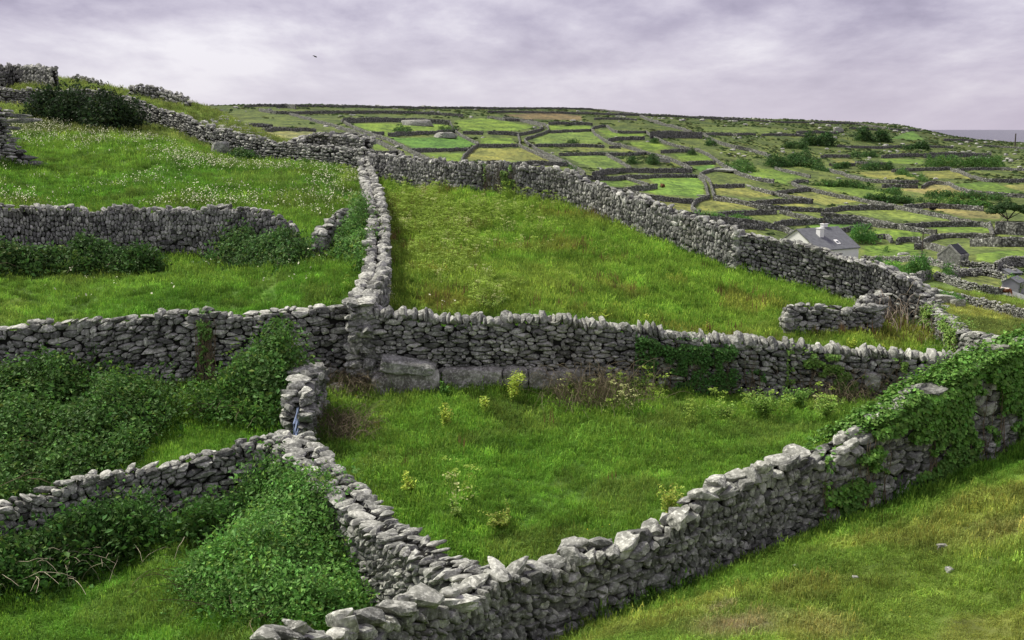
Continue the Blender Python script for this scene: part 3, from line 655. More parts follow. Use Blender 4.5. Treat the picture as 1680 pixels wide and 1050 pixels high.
NP_['big'] = cast(*px('A', '625,520 600,480 625,430 625,360 600,260 760,275 900,285 1000,320 1210,395 1450,470 1500,500 1640,590 1500,590 1100,550').T, 0, 30, 75)
NP_['front'] = cast(*px('A', '900,1050 1000,1000 1100,950 1350,860 1680,720').T, 0); NP_['front'] = np.vstack([NP_['front'], [[30, 26], [30, -10], [-3, -10], [-3, 12]]])
def field_color(x, y):
    n = len(x); c = np.zeros((n, 3)); c[:] = (.105, .14, .038)
    sc_ = np.clip((y - 420) / 250, 0, 1)[:, None]; c = c * (1 - sc_) + np.array(G_MID) * sc_ * .72
    # ragged scrubby ground between the fields
    far = y > 120; fb = 1.22
    nf = fbm(x / 11, y / 26, o=4); c[far] *= (1 + .5 * nf[far])[:, None]
    dk = far & (nf > .16) & (y > 300); c[dk] = c[dk] * .45 + np.array(G_DK) * .55
    for P, col in FPOLY:
        m = inside(x, y, P); c[m] = 1.18 * np.array(col) * (1 + .38 * fbm(x[m] / 5, y[m] / 12, o=4))[:, None]
    near = y < 95
    v = np.array((.086, .180, .025)); c[near] = v
    b = near & inside(x, y, NP_['big'])
    n1 = fbm(x / 6, y / 6, o=3); n2 = fbm(x / 2.2 + 40, y / 2.2, o=3); n3 = fbm(x / 1.1, y / 1.1 + 9, o=2)
    mb = np.clip(.55 + n1 * 1.6, 0, 1)[:, None]; cb = np.array((.118, .186, .033)) * mb + np.array((.104, .192, .029)) * (1 - mb)
    rd = np.clip((n2 - .16) * 3, 0, .34)[:, None]; cb = cb * (1 - rd) + np.array((.17, .135, .045)) * rd; c[b] = cb[b]
    f = near & inside(x, y, NP_['front'])
    w_ = np.clip(.32 + n1 * 1.5 + (16.2 - y) * .22, 0, 1)[:, None]; cf = np.array((.074, .165, .022)) * (1 - w_) + np.array((.122, .182, .034)) * w_
    tn = np.clip((n2 - .08) * 3 * w_[:, 0], 0, .6)[:, None]; cf = cf * (1 - tn) + np.array((.18, .185, .052)) * tn; c[f] = cf[f]
    # bare trodden earth on the right foreground
    for (u0, v0, rr, col) in BARE:
        d = np.hypot(x - u0, y - v0) / rr + n3 * .5; k = np.clip(1.2 - d, 0, 1)[:, None] * near[:, None]; c = c * (1 - k) + np.array(col) * k
    pk = near & ~b & ~f; m2 = np.clip(.5 + n1 * 1.4, 0, 1)[:, None]; cp = np.array((.072, .160, .021)) * m2 + np.array((.100, .182, .029)) * (1 - m2)
    dr = np.clip((n2 - .12) * 2.4, 0, .35)[:, None]; cp = cp * (1 - dr) + np.array((.105, .125, .038)) * dr
    c[pk] = cp[pk]
    hill = near & (y > 78) | ((y >= 90) & (y < 130) & (x < -5)); c[hill] = (np.array((.105, .145, .040)) * (1 + .4 * n1)[:, None])[hill]
    c[near] *= (1 + .22 * n3[near])[:, None]
    sh = (y > 820); c[sh] = (.09, .085, .06)
    return np.clip(c, .01, .8)
_b = cast([1215, 1190, 1350, 1660], [1025, 1000, 1035, 870]); BARE = [(_b[0][0], _b[0][1], .7, (.19, .165, .10)), (_b[1][0], _b[1][1], .35, (.20, .18, .10)), (_b[2][0], _b[2][1], .6, (.17, .175, .06)), (_b[3][0], _b[3][1], 1.0, (.15, .16, .05))]

# the ground as one sheet from behind the viewer to the sea bed
ys = np.concatenate([np.linspace(-45, 9, 30)[:-1], np.exp(np.linspace(math.log(9), math.log(130), 520)), np.exp(np.linspace(math.log(130), math.log(900), 620))[1:], np.exp(np.linspace(math.log(900), math.log(3500), 60))[1:]])
nx = 560; ss = np.linspace(-1, 1, nx)
Wd = .60 * np.maximum(ys, 0) + 22 * np.exp(-np.maximum(ys, 0) / 25)
X = (ss[None] * Wd[:, None]); Y = np.broadcast_to(ys[:, None], X.shape); Z = ground(X.ravel(), Y.ravel())
V = np.column_stack([X.ravel(), Y.ravel(), Z]); r, c_ = np.meshgrid(np.arange(len(ys) - 1), np.arange(nx - 1), indexing='ij'); a = (r * nx + c_).ravel()
FQ = np.column_stack([a, a + 1, a + nx + 1, a + nx])
GM, nt, b = mat('ground_turf'); L = nt.links.new
at = nd(nt, 'ShaderNodeAttribute', attribute_name='tone'); geo = nd(nt, 'ShaderNodeNewGeometry')
m3 = nd(nt, 'ShaderNodeMapping'); m3.inputs['Scale'].default_value = (1, .45, 1); L(geo.outputs['Position'], m3.inputs[0])
q1 = noise(nt, m3.outputs[0], .9, 8, .72); rr = ramp(nt, [(.38, (.45, .47, .5)), (.5, (1, 1, 1)), (.62, (1.5, 1.45, 1.3))]); L(q1.outputs[0], rr.inputs[0])
q0 = noise(nt, m3.outputs[0], .14, 5, .6); r0 = ramp(nt, [(.38, (.68, .72, .75)), (.5, (1, 1, 1)), (.62, (1.3, 1.22, 1.1))]); L(q0.outputs[0], r0.inputs[0])
L(mixc(nt, 1., mixc(nt, 1., at.outputs['Color'], rr.outputs[0], 'MULTIPLY'), r0.outputs[0], 'MULTIPLY'), b.inputs['Base Color'])
bp = nd(nt, 'ShaderNodeBump'); bp.inputs['Strength'].default_value = .6; bp.inputs['Distance'].default_value = .15; L(q1.outputs[0], bp.inputs['Height']); L(bp.outputs[0], b.inputs['Normal'])
me = mesh_from('ground', V, FQ, GM, smooth=True, tone=field_color(V[:, 0], V[:, 1]))
tag(link('ground', me), 'grassy limestone hillside of small green fields', 'ground', kind='structure')

# the sea
SM, nt, b = mat('sea_water'); L = nt.links.new; b.inputs['Base Color'].default_value = (.075, .07, .10, 1); b.inputs['Roughness'].default_value = .32; b.inputs['Specular IOR Level'].default_value = .5
geo = nd(nt, 'ShaderNodeNewGeometry'); m4 = nd(nt, 'ShaderNodeMapping'); m4.inputs['Scale'].default_value = (.02, .05, 1); L(geo.outputs['Position'], m4.inputs[0])
q = noise(nt, m4.outputs[0], 1., 8, .7); bp = nd(nt, 'ShaderNodeBump'); bp.inputs['Strength'].default_value = .8; bp.inputs['Distance'].default_value = 4; L(q.outputs[0], bp.inputs['Height']); L(bp.outputs[0], b.inputs['Normal'])
V = [(-90000, 700, -38), (90000, 700, -38), (90000, 120000, -38), (-90000, 120000, -38)]
tag(link('sea', mesh_from('sea', V, np.array([[0, 1, 2, 3]]), SM)), 'flat grey-violet sea beyond the last headland', 'sea', kind='structure')
# ------------------------------------------------------------------ leaves, bushes, twigs
def leaf_quads(C, N, size, rng, col, var=.22, aspect=.62):
    """one folded leaf per centre, facing roughly along N"""
    n = len(C); N = N / (np.linalg.norm(N, axis=1, keepdims=True) + 1e-9)
    a = rng.normal(0, 1, (n, 3)); U = np.cross(N, a); U /= np.linalg.norm(U, axis=1, keepdims=True) + 1e-9; W = np.cross(N, U)
    s = (size * rng.uniform(.55, 1.35, n))[:, None]
    f = rng.uniform(.05, .3, n)[:, None]
    V = np.stack([C - U * s * .5, C + W * s * .5 * aspect + N * s * f * .5, C + U * s * .5 - N * s * .12, C - W * s * .5 * aspect + N * s * f * .5], 1).reshape(-1, 3)
    q = np.arange(4 * n).reshape(-1, 4)
    c = np.array(col)[None] * (1 + rng.normal(0, var, (n, 1))) * (1 + rng.normal(0, .07, (n, 3))); c = np.clip(c, .005, .9)
    return V, q, np.repeat(c, 4, axis=0)
def sample_poly(P, n, rng):
    lo, hi = P.min(0), P.max(0); out = []
    k = 0
    while k < n:
        q = rng.uniform(lo, hi, (n * 3, 2)); q = q[inside(q[:, 0], q[:, 1], P)]
        out.append(q); k += len(q)
        if len(q) == 0: break
    return np.concatenate(out)[:n]
def edge_dist(q, P):
    d = np.full(len(q), 1e9); n = len(P)
    for i in range(n):
        a, b = P[i], P[(i + 1) % n]; ab = b - a; t = np.clip(((q - a) @ ab) / (ab @ ab + 1e-9), 0, 1)
        d = np.minimum(d, np.linalg.norm(q - (a + t[:, None] * ab), axis=1))
    return d
def tubes(lines, radius, sides=3):
    V, Q = [], []; o = 0
    for ln in lines:
        ln = np.asarray(ln); m = len(ln); T = np.gradient(ln, axis=0); T /= np.linalg.norm(T, axis=1, keepdims=True) + 1e-9
        A = np.cross(T, [.3, .2, .93]); A /= np.linalg.norm(A, axis=1, keepdims=True) + 1e-9; B = np.cross(T, A)
        r = (radius * np.linspace(1, .35, m))[:, None]
        for k in range(sides):
            th = 2 * math.pi * k / sides; V.append(ln + (A * math.cos(th) + B * math.sin(th)) * r)
        base = o
        for k in range(sides):
            k2 = (k + 1) % sides; i = np.arange(m - 1)
            Q.append(np.column_stack([base + k * m + i, base + k * m + i + 1, base + k2 * m + i + 1, base + k2 * m + i]))
        o += sides * m
    return np.concatenate(V), np.concatenate(Q)
def arcs(P, n, rng, length=(.5, 1.4), height=(.1, .8), seg=7, base_h=None):
    """drooping, kinked stems rising from points in the polygon"""
    q = sample_poly(P, n, rng); out = []
    for x, y in q:
        L_ = rng.uniform(*length); hh = rng.uniform(*height); th = rng.uniform(0, 6.283); t = np.linspace(0, 1, seg)
        c = th + rng.normal(0, .7) * t; X = x + np.cumsum(np.cos(c)) * L_ / seg; Y = y + np.cumsum(np.sin(c)) * L_ / seg
        g = float(ground(x, y)[0]); b0 = 0 if base_h is None else base_h(x, y)
        Z = g + b0 + 4 * hh * t * (1 - t * rng.uniform(.55, 1.0)) * .8 + rng.normal(0, .02, seg)
        out.append(np.column_stack([X, Y, Z]))
    return out
def bush_height(P, H, dome):
    def f(q):
        d = np.linalg.norm(q[:, None] - P[None], axis=2) + .05; w = 1 / d ** 2
        base = (w * H).sum(1) / w.sum(1); e = edge_dist(q, P)
        return base * np.clip(.35 + e * 1.4 / max(dome, .3), 0, 1) + dome * np.sqrt(np.clip(e / (1.6 * dome + .2), 0, 1))
    return f
BUSHP = []
def bush(name, label, cat, code, s, leaf=.085, n=20000, col=(.045, .10, .022), dome=.5, group=None, ymin=9.5, ymax=1200, clump=.8, twigs=0, twigm=None, seed=None, var=.25, under=True, hmin=.12):
    o0, oy, k = ORG[code]; t = [tuple(map(float, a.split(','))) for a in s.split()]
    u = np.array([o0 + a[0] / k for a in t]); v = np.array([oy + a[1] / k for a in t]); H = np.array([a[2] if len(a) > 2 else 0. for a in t])
    P = cast(u, v, H, ymin, ymax); rng = np.random.default_rng(seed or hash_(s) % 99991)
    f = bush_height(P, H, dome); per = 24; ns = max(8, n // per)
    # leaves grow round the ends of shoots, shoots fill the thicket and straggle past its edge
    shoot = sample_poly(P, ns, rng) + rng.normal(0, .18 * clump, (ns, 2)); big = np.exp(rng.normal(0, .4, ns)); lay = (1 - rng.random(ns) ** 1.6 * .8)
    sr = (.16 * clump + leaf * .9) * big; si = np.repeat(np.arange(ns), per); n = ns * per
    q = shoot[si] + rng.normal(0, 1, (n, 2)) * sr[si][:, None] * .8; qs = shoot; h = f(qs)
    amp = clump * .5
    nzs = fbm(qs[:, 0] / clump, qs[:, 1] / clump, o=2) * 1.15; tops = np.maximum(h * (1 + .2 * nzs) + amp * nzs, hmin); tops = tops * lay + (rng.random(ns) < .12) * rng.uniform(0, .35, ns) * clump
    h = f(q); nz = fbm(q[:, 0] / clump, q[:, 1] / clump, o=3); dzr = np.linalg.norm(q - shoot[si], axis=1) / sr[si]
    top = np.maximum(tops[si] + sr[si] * (.5 - .55 * dzr ** 2) + rng.normal(0, .3, n) * sr[si], .03); lay = 1.
    g = ground(q[:, 0], q[:, 1]); z = g + top * lay
    e = .15 * clump; gx = (f(q + [e, 0]) - h) / e + amp * (fbm((q[:, 0] + e) / clump, q[:, 1] / clump, o=3) - nz) / e; gy = (f(q + [0, e]) - h) / e + amp * (fbm(q[:, 0] / clump, (q[:, 1] + e) / clump, o=3) - nz) / e
    N = np.column_stack([-gx, -gy, np.ones(n) * 1.1]); N /= np.linalg.norm(N, axis=1, keepdims=True); N = N + rng.normal(0, .6, (n, 3))
    C = np.column_stack([q + rng.normal(0, leaf * .5, (n, 2)), z])
    cl = fbm(q[:, 0] / (clump * .5) + 50, q[:, 1] / (clump * .5), o=2)
    V, Q, c = leaf_quads(C, N, leaf * np.clip(big[si], .6, 1.5), rng, col, var * .75); sv = rng.normal(1, .2, ns)[si]; c = c * np.repeat(np.clip((1 + .35 * cl) * sv, .35, 2.2), 4)[:, None] * (1.5 if name == 'bramble_thicket' else 1.85)
    yl = np.repeat((rng.random(ns) < .12)[si], 4); c[yl] *= [1.5, 1.15, 1.0]
    root = empty(name, (P[:, 0].mean(), P[:, 1].mean(), float(ground(P[:, 0].mean(), P[:, 1].mean())[0])))
    V0 = np.array(root.location[:]); tag(root, label, cat, group)
    link('foliage', mesh_from('foliage', V - V0, Q, LEAF, tone=c), root)
    if leaf > .13: BUSHP.append(P); return root
    nb = max(6, int(n / 900)) + twigs
    ln = [a - V0 for a in arcs(P, nb, rng, (.4 * clump + .3, 1.2 * clump + .6), (.3, max(.5, float(np.median(top)) * 1.1)))]
    Vt, Qt = tubes(ln, .009 if leaf < .2 else .05)
    link('stem', mesh_from('stem', Vt, Qt, twigm or TWIG), root)
    BUSHP.append(P)
    return root

BR = 'bramble thickets against the walls'
bush('bramble_thicket', 'broad dark green bramble thicket filling the left edge under the tall retaining wall', 'bramble', 'A', '-60,610,1.2 0,602,1.2 60,594,1.2 110,606,1.0 150,599,1.2 215,602,1.1 255,618,.9 266,650,.6 280,685,.4 262,715,.1 222,728,.1 225,755,.1 190,782,0 140,800,0 60,822,0 -60,845,0', n=66000, dome=.35, clump=1.1, leaf=.10, group=BR, col=(.058, .125, .026), twigs=30)
bush('bramble_thicket', 'tall bright bramble mound climbing the retaining wall left of the slab pillar', 'bramble', 'A', '312,645,.8 326,600,1.5 370,556,2.1 405,545,2.2 440,543,2.1 474,556,1.9 482,590,1.5 470,630,1.1 462,665,.7 455,700,.1 425,705,.0 400,688,.1 350,684,.1 312,668,.3', n=34000, dome=.3, clump=.9, leaf=.095, group=BR, col=(.068, .145, .030), twigs=20)
bush('bramble_thicket', 'long dark bramble bank along the foot of the low small-stone wall', 'bramble', 'A', '-60,895,.7 0,878,.8 60,866,.8 110,862,.9 160,835,1. 220,822,1.1 262,822,1. 320,828,.9 360,800,.95 400,782,.95 440,768,1.0 452,800,.6 400,850,.2 330,870,.1 290,895,0 230,905,0 160,940,0 100,945,0 60,970,0 -60,975,0', n=44000, dome=.4, clump=.9, leaf=.095, group=BR, col=(.050, .112, .024), twigs=60, twigm=PALETWIG)
bush('shrub_mound', 'big rounded light green shrub mound at the bottom left, spilling from the flat-topped wall', 'shrub', 'A', '443,770,1.1 480,772,1.25 520,782,1.3 552,812,1.3 575,850,1.2 597,905,1.0 612,960,.7 600,1010,.3 540,1035,.1 500,1037,0 440,1037,0 390,1030,0 340,1005,0 305,985,0 300,955,0 330,920,.1 360,885,.3 395,850,.5 420,815,.8', n=66000, dome=.5, clump=1.0, leaf=.07, group=BR, col=(.078, .168, .034), var=.22, twigs=20)
bush('bramble_thicket', 'dark bramble bank against the left half of the upright-slab wall', 'bramble', 'A', '-60,404,.9 0,406,.8 60,416,.6 100,408,.8 160,403,.9 215,406,.9 258,408,.8 264,436,.2 240,450,0 180,452,0 100,450,0 0,452,0 -60,452,0', n=26000, dome=.3, clump=.8, leaf=.12, group=BR, col=(.045, .095, .022))
bush('bramble_thicket', 'bramble clump hiding the right end of the upright-slab wall beside the gap', 'bramble', 'A', '343,404,.8 358,388,1.0 385,377,1.15 420,388,.9 455,392,.8 482,380,1.0 500,398,.7 504,420,.2 470,440,0 430,442,0 390,446,0 348,436,0', n=22000, dome=.25, clump=.9, leaf=.11, group=BR, col=(.055, .115, .028))
bush('bramble_thicket', 'bright bramble heap leaning on the left side of the wall seen end-on', 'bramble', 'A', '522,415,.2 535,392,.9 556,360,1.4 575,345,1.6 596,318,1.7 606,345,1.6 612,370,1.6 604,400,1.3 600,425,.7 585,437,.1 560,430,.0 535,425,0', n=22000, dome=.5, clump=.7, leaf=.10, group=BR, col=(.080, .165, .036))
bush('thorn_bush', 'large black-green thorn bush on the slope below the hilltop wall at upper left', 'bush', 'A', '38,150,2. 60,138,2.6 90,133,2.8 125,138,2.8 160,150,2.6 190,165,2.2 215,190,.8 222,200,.1 195,204,0 150,203,0 110,202,0 75,198,0 42,193,0', n=30000, dome=.9, clump=1.6, leaf=.2, col=(.015, .029, .010), ymin=60, ymax=91)
bush('fern_patch', 'dark green patch of weeds at the foot of the far dark wall', 'bush', 'A', '385,243,.8 410,243,.9 425,250,.7 420,265,0 395,266,0 378,262,0', n=2500, dome=.3, clump=.6, leaf=.14, col=(.035, .075, .02), ymin=60, ymax=112)
bush('weed_clump', 'green tangle at the foot of the left retaining wall end, left of the ledge blocks', 'plant', 'A', '575,560,.9 590,552,1. 610,556,.9 640,572,.6 640,585,.1 610,600,.1 585,600,.1 570,585,.3', n=5000, dome=.3, clump=.5, leaf=.10, col=(.055, .14, .026))
bush('weed_clump', 'small leafy plant sprouting at the foot of the nearest wall', 'plant', 'A', '985,965,.6 1010,955,.6 1040,968,.5 1050,990,.1 1020,1005,0 990,1000,0', n=2200, dome=.25, clump=.4, leaf=.06, col=(.10, .19, .035))

# far bushes and hedges; sizes follow the land they stand on
DKB = (.026, .055, .016)
FB = [('hedge', 'long dark hedge of wind-cut trees in the middle of the far slope', 'hedge', 'S', '400,318,3.5 440,304,4.2 540,300,4.2 620,312,4 680,330,3.5 715,360,2.5 712,388,.3 680,392,0 640,378,0 560,366,0 470,372,0 410,372,0', 14000, .45, (.030, .066, .018), 1.6, 3.),
 ('hedge', 'long low clipped-looking hedge near the right edge of the far slope', 'hedge', 'S', '1198,342,2.8 1260,330,3.4 1380,328,3.4 1500,334,3.4 1578,342,3.0 1576,366,0 1400,368,0 1200,362,0', 12000, .42, (.040, .085, .02), 1.4, 2.6),
 ('bush', 'wide scrub thicket left of the bright rectangular field under the dark hedge', 'bush', 'S', '215,352,1.8 262,334,2.6 310,340,2.6 352,362,1.8 350,390,.1 300,402,0 240,385,0 205,368,.2', 7000, .38, (.045, .09, .022), 1.3, 2.),
 ('bush', 'dark bush bank under the crest in front of the long wall', 'bush', 'S', '590,222,4 640,212,5 700,212,5 745,224,4 750,262,.2 700,272,0 620,262,0', 5000, .8, DKB, 2.5, 4.),
 ('bush', 'second dark bush bank near the crest, nearer the sea', 'bush', 'S', '855,208,4 900,198,5 960,200,5 1012,214,4 1010,240,.2 940,246,0 870,238,0', 5000, .8, DKB, 2.5, 4.),
 ('bush', 'low dark bush below the sea corner of the hill', 'bush', 'S', '1082,262,2.5 1130,252,3 1180,254,3 1200,266,2 1196,280,.2 1120,282,0', 2600, .7, DKB, 2., 3.),
 ('bush', 'scrub on the slope between the two walls right of the great high wall', 'bush', 'S', '500,258,2 545,246,3 600,250,3 605,276,.2 560,284,0 505,276,0', 2600, .6, (.035, .07, .02), 1.6, 3.),
 ('hedge', 'overgrown hedge line above the green strip right of the bent wall', 'hedge', 'S', '640,444,1 700,448,1.2 820,452,1.2 940,464,1.2 1010,482,1.1 1080,495,1 1080,502,.2 990,496,0 900,474,0 760,464,0 650,462,0', 6000, .38, (.038, .078, .02), 1.1, 2.),
 ('hedge', 'dark hedge line over the head of the tan strip', 'hedge', 'S', '898,522,1.1 960,518,1.4 1040,524,1.3 1090,532,1.2 1160,516,1.3 1190,520,1.2 1180,538,.2 1080,548,0 980,540,0 905,532,0', 6000, .36, (.030, .065, .018), 1.1, 2.),
 ('hedge', 'straggling hedge running to the right edge above the tree', 'hedge', 'S', '1190,509,1 1300,505,1.2 1420,510,1.2 1560,514,1.2 1600,522,1 1600,530,.1 1450,524,0 1300,518,0 1200,517,0', 5000, .36, (.036, .075, .02), 1.1, 2.),
 ('hedge', 'lower green hedge left of the tree top', 'hedge', 'S', '1180,530,.9 1300,538,1.1 1420,547,1.1 1520,554,1 1510,566,.1 1380,560,0 1240,552,0', 4500, .36, (.052, .11, .026), 1.1, 2.),
 ('hedge', 'short slanting hedge between two pale fields', 'hedge', 'S', '1062,384,1.6 1110,388,1.8 1170,404,1.8 1205,424,1.4 1190,434,.1 1120,420,0 1070,400,0', 3000, .36, (.042, .088, .022), 1.1, 2.),
 ('bush', 'round bushes over the left end of the scrub slope field', 'bush', 'S', '828,302,1.8 880,294,2.4 950,300,2.2 955,316,.2 880,322,0 830,318,0', 2200, .5, (.034, .07, .02), 1.4, 2.),
 ('bush', 'dark bush beside the wall peeping out of the shrubs', 'bush', 'S', '740,356,1.8 790,346,2.2 820,356,1.8 815,376,.1 760,382,0', 2200, .4, (.04, .08, .022), 1.2, 2.),
 ('bush', 'dark green bush in the wall left of the pale fields', 'bush', 'S', '860,362,1.6 930,352,2.2 1030,360,2 1030,380,.1 930,390,0 860,384,0', 3500, .4, (.034, .07, .02), 1.2, 2.),
 ('bush', 'bushy tree behind the right corner of the white cottage', 'bush', 'S', '828,694,2.0 860,676,2.8 905,672,2.8 940,688,2.4 942,712,.3 890,728,.1 835,720,.3', 5000, .24, (.050, .12, .028), 1., 1.6),
 ('bush', 'rounded bright green garden bush left of the pair', 'bush', 'S', '985,858,1.2 1010,842,1.7 1050,838,1.7 1075,850,1.4 1085,880,.1 1030,888,0 990,876,0', 4000, .17, (.072, .17, .030), .8, 1.4),
 ('bush', 'tall dark garden bush behind the wall end', 'bush', 'S', '1090,888,.9 1100,862,1.6 1120,846,2.1 1150,822,2.6 1190,820,2.8 1215,842,2.2 1212,880,.3 1150,905,.1', 7000, .18, (.045, .105, .024), .9, 1.6),
 ('bush', 'small round bush beside the barn wall', 'bush', 'S', '1285,874,1.3 1303,858,1.9 1326,868,1.5 1326,890,.1 1295,894,0', 2000, .17, (.040, .09, .022), .7, 1.),
 ('bush', 'small dark bush by the cottage corner', 'bush', 'S', '944,828,1. 958,818,1.4 976,826,1.1 976,842,0 948,844,0', 1400, .16, (.028, .065, .02), .6, .8),
 ('bush', 'bush in front of the grey sheds at the right edge', 'bush', 'S', '1585,940,1.1 1605,918,1.8 1635,924,1.8 1648,950,1.2 1640,974,.1 1596,974,0', 2600, .16, (.055, .12, .028), .7, 1.2),
 ('bush', 'tiny round bush alone in the field right of the cottage', 'bush', 'S', '993,768,.8 1001,760,1.1 1010,768,.8 1002,776,0', 500, .16, (.04, .085, .022), .5, .6),
 ('bush', 'round bush left of the pair in the divided field', 'bush', 'Q', '915,372,1.2 940,354,2 968,368,1.4 965,384,0 930,386,0', 1400, .34, DKB, 1., 1.4),
 ('bush', 'larger round bush right of the pair in the divided field', 'bush', 'Q', '1050,358,1.8 1080,340,3 1120,348,2.6 1132,374,.6 1100,392,0 1060,380,0', 2000, .36, DKB, 1., 1.8),
 ('bush', 'small dark bush on the wall of the rectangular bright field', 'bush', 'Q', '1320,312,1.6 1336,294,2.2 1358,306,1.6 1356,330,0 1328,330,0', 1000, .36, DKB, 1., 1.2),
 ('bush', 'dark bush at the foot of the great high wall', 'bush', 'Q', '1436,246,2 1465,226,3 1498,242,2 1490,270,0 1450,270,0', 1400, .45, DKB, 1.2, 1.6),
 ('bush', 'flat dark bush on the straight wall below the dull field', 'bush', 'Q', '520,246,1.2 560,236,2 600,246,1.2 590,264,0 530,264,0', 1000, .36, DKB, 1., 1.2),
 ('bush', 'low bush at the tip of the triangular bright field wall', 'bush', 'Q', '1070,240,1.2 1095,232,1.8 1130,242,1.2 1120,256,0 1080,254,0', 800, .4, DKB, 1., 1.2),
 ('bush', 'left dark bush growing over the wall of the heap paddock', 'bush', 'P', '985,176,1.8 1040,160,2.6 1105,166,2 1100,186,0 1000,190,0', 1500, .4, DKB, 1., 1.4),
 ('bush', 'right dark bush growing over the wall of the heap paddock', 'bush', 'P', '1280,168,1.8 1340,156,2.4 1405,158,2.2 1400,180,0 1290,178,0', 1500, .4, DKB, 1., 1.4),
 ('bush', 'brambly bush filling the narrow lane under the S-bend', 'bush', 'Q', '500,372,1.4 525,364,1.6 560,396,1.4 590,425,1. 570,432,0 530,412,0', 1500, .3, (.035, .075, .02), .8, 1.2),
 ('bush', 'green overgrowth on the wall behind the curving meadow wall', 'bush', 'S', '60,604,.9 130,606,1.1 230,614,1.1 330,628,1.1 340,640,0 200,630,0 80,616,0', 3000, .24, (.055, .12, .028), .8, 1.2),
 ('bush', 'weeds along the inner side of the long plain wall at right', 'bush', 'S', '1262,998,.8 1300,1000,.9 1370,1018,.9 1400,1040,.3 1360,1046,0 1290,1024,0', 2500, .12, (.06, .135, .028), .6, .8),
]
for nm, lab, cat, cd, s, n, lf, colr, clump, dome in FB:
    vmax = max(float(a.split(',')[1]) for a in s.split()) / ORG[cd][2] + ORG[cd][1]
    bush(nm, lab, cat, cd, s, leaf=lf, n=n, col=tuple(c * 1.25 for c in colr), dome=dome * .35, group='bushes among the far fields', ymin=75 if vmax > 470 else (100 if vmax > 400 else 140), clump=clump, hmin=.4)

# ------------------------------------------------------------------ ivy over wall faces
def ivy(key, name, label, ua, ub, n, col, leaf, bias, seed, thick=.16, topw=1., v0=600, both=True):
    p, T = PATHS[key]; rng = np.random.default_rng(seed)
    pu = 840 + F * (p.P[:, 0] / (p.P[:, 1] * CP - (p.G + p.H) * SP)); i0 = int(np.argmin(abs(pu - ua))); i1 = int(np.argmin(abs(pu - ub)))
    s0, s1 = sorted((p.S[i0], p.S[i1])); cam = p.camside(); C, N = [], []
    while len(C) < n:
        s = rng.uniform(s0, s1); H = float(np.interp(s, p.S, p.H)); f = (s - s0) / (s1 - s0) if p.S[i1] > p.S[i0] else (s1 - s) / (s1 - s0)
        zone = rng.random(); edge = min(1, min(f, 1 - f + .2) * 5)
        if zone < .30 * topw:
            t = rng.uniform(-T / 2 - .1, T / 2 + .1) ; h = H + .02 + abs(rng.normal(0, .10)); N_ = (rng.normal(0, .5), 1.0, rng.normal(0, .4) + t)
            m = float(vnoise([s / .9 + seed], [t * 1.5])[0]) + bias(f, 1.0) * 1.3
        else:
            side = cam if (zone < .88 or not both) else -cam; h = H * (1 - rng.random() ** 1.25); t = side * (T / 2 * (1 - .12 * h) + rng.random() ** 1.5 * thick * (.5 + h / H) + .01)
            N_ = (rng.normal(0, .5), .65 + rng.normal(0, .35), side * 1.0)
            m = float(vnoise([s / .7 + seed + h * .4], [h / .55 + s * .3])[0]) * .75 + .6 * float(vnoise([s / .22 + seed], [h / .2])[0]) + bias(f, h / H)
        if m * edge > rng.uniform(-.05, .12): C.append((s, h, t)); N.append(N_)
    C = np.array(C); N = np.array(N); a = p.map(C); b = p.map(C + N * .05)
    V, Q, c = leaf_quads(a, b - a, leaf, rng, tuple(k * 1.4 for k in col), .28, aspect=.85)
    root = empty(name, tuple(a.mean(0))); V0 = np.array(root.location[:]); tag(root, label, 'ivy', None)
    link('foliage', mesh_from('foliage', V - V0, Q, LEAF, tone=c), root)
    ln = []
    for _ in range(40):
        s = rng.uniform(s0, s1); t = np.linspace(0, 1, 8); hh = np.interp(s, p.S, p.H) * rng.uniform(.6, 1); S_ = s + np.cumsum(rng.normal(0, .05, 8))
        ln.append(p.map(np.column_stack([S_, t * hh, np.full(8, cam * (T / 2 + .04))])) - V0)
    Vt, Qt = tubes(ln, .012); link('stem', mesh_from('stem', Vt, Qt, TWIG), root)
ivy('F', 'ivy', 'glossy bright ivy pouring over the right end of the nearest wall', 1345, 1760, 40000, (.108, .215, .042), .085, lambda f, h: -.46 + .80 * min(1, f * 2.2) * (.12 + 1.0 * h ** 1.5) + (.10 if f > .4 else 0) + .42 * max(0, f - .6) / .4, 11)
ivy('M', 'ivy', 'dark ivy patch on the face of the long middle wall, right of centre', 1040, 1250, 5200, (.055, .13, .028), .075, lambda f, h: -.42 + .6 * math.sin(math.pi * f) + .15 * h - (.5 if h > .93 else 0), 12, topw=.25, both=False)
ivy('M', 'creeper', 'yellow-green creeper sprays on the right part of the long middle wall', 1290, 1480, 3200, (.115, .20, .04), .075, lambda f, h: -.42 + .1 * h, 17, topw=.15, both=False)
ivy('R2', 'creeper', 'yellow-green creeper on the broken wall at the right of the central meadow', 1528, 1590, 3800, (.15, .24, .05), .08, lambda f, h: -.05 + .1 * h, 13, topw=.4, both=False)
ivy('L2', 'creeper', 'thin green creeper strand on the retaining wall above the bramble mound', 335, 352, 500, (.08, .16, .03), .08, lambda f, h: .0, 14, topw=.2, both=False)
ivy('A', 'creeper', 'green weeds climbing the curving meadow wall near its top', 800, 850, 1500, (.13, .21, .05), .10, lambda f, h: .05 - .5 * h, 15, topw=.0, both=False)

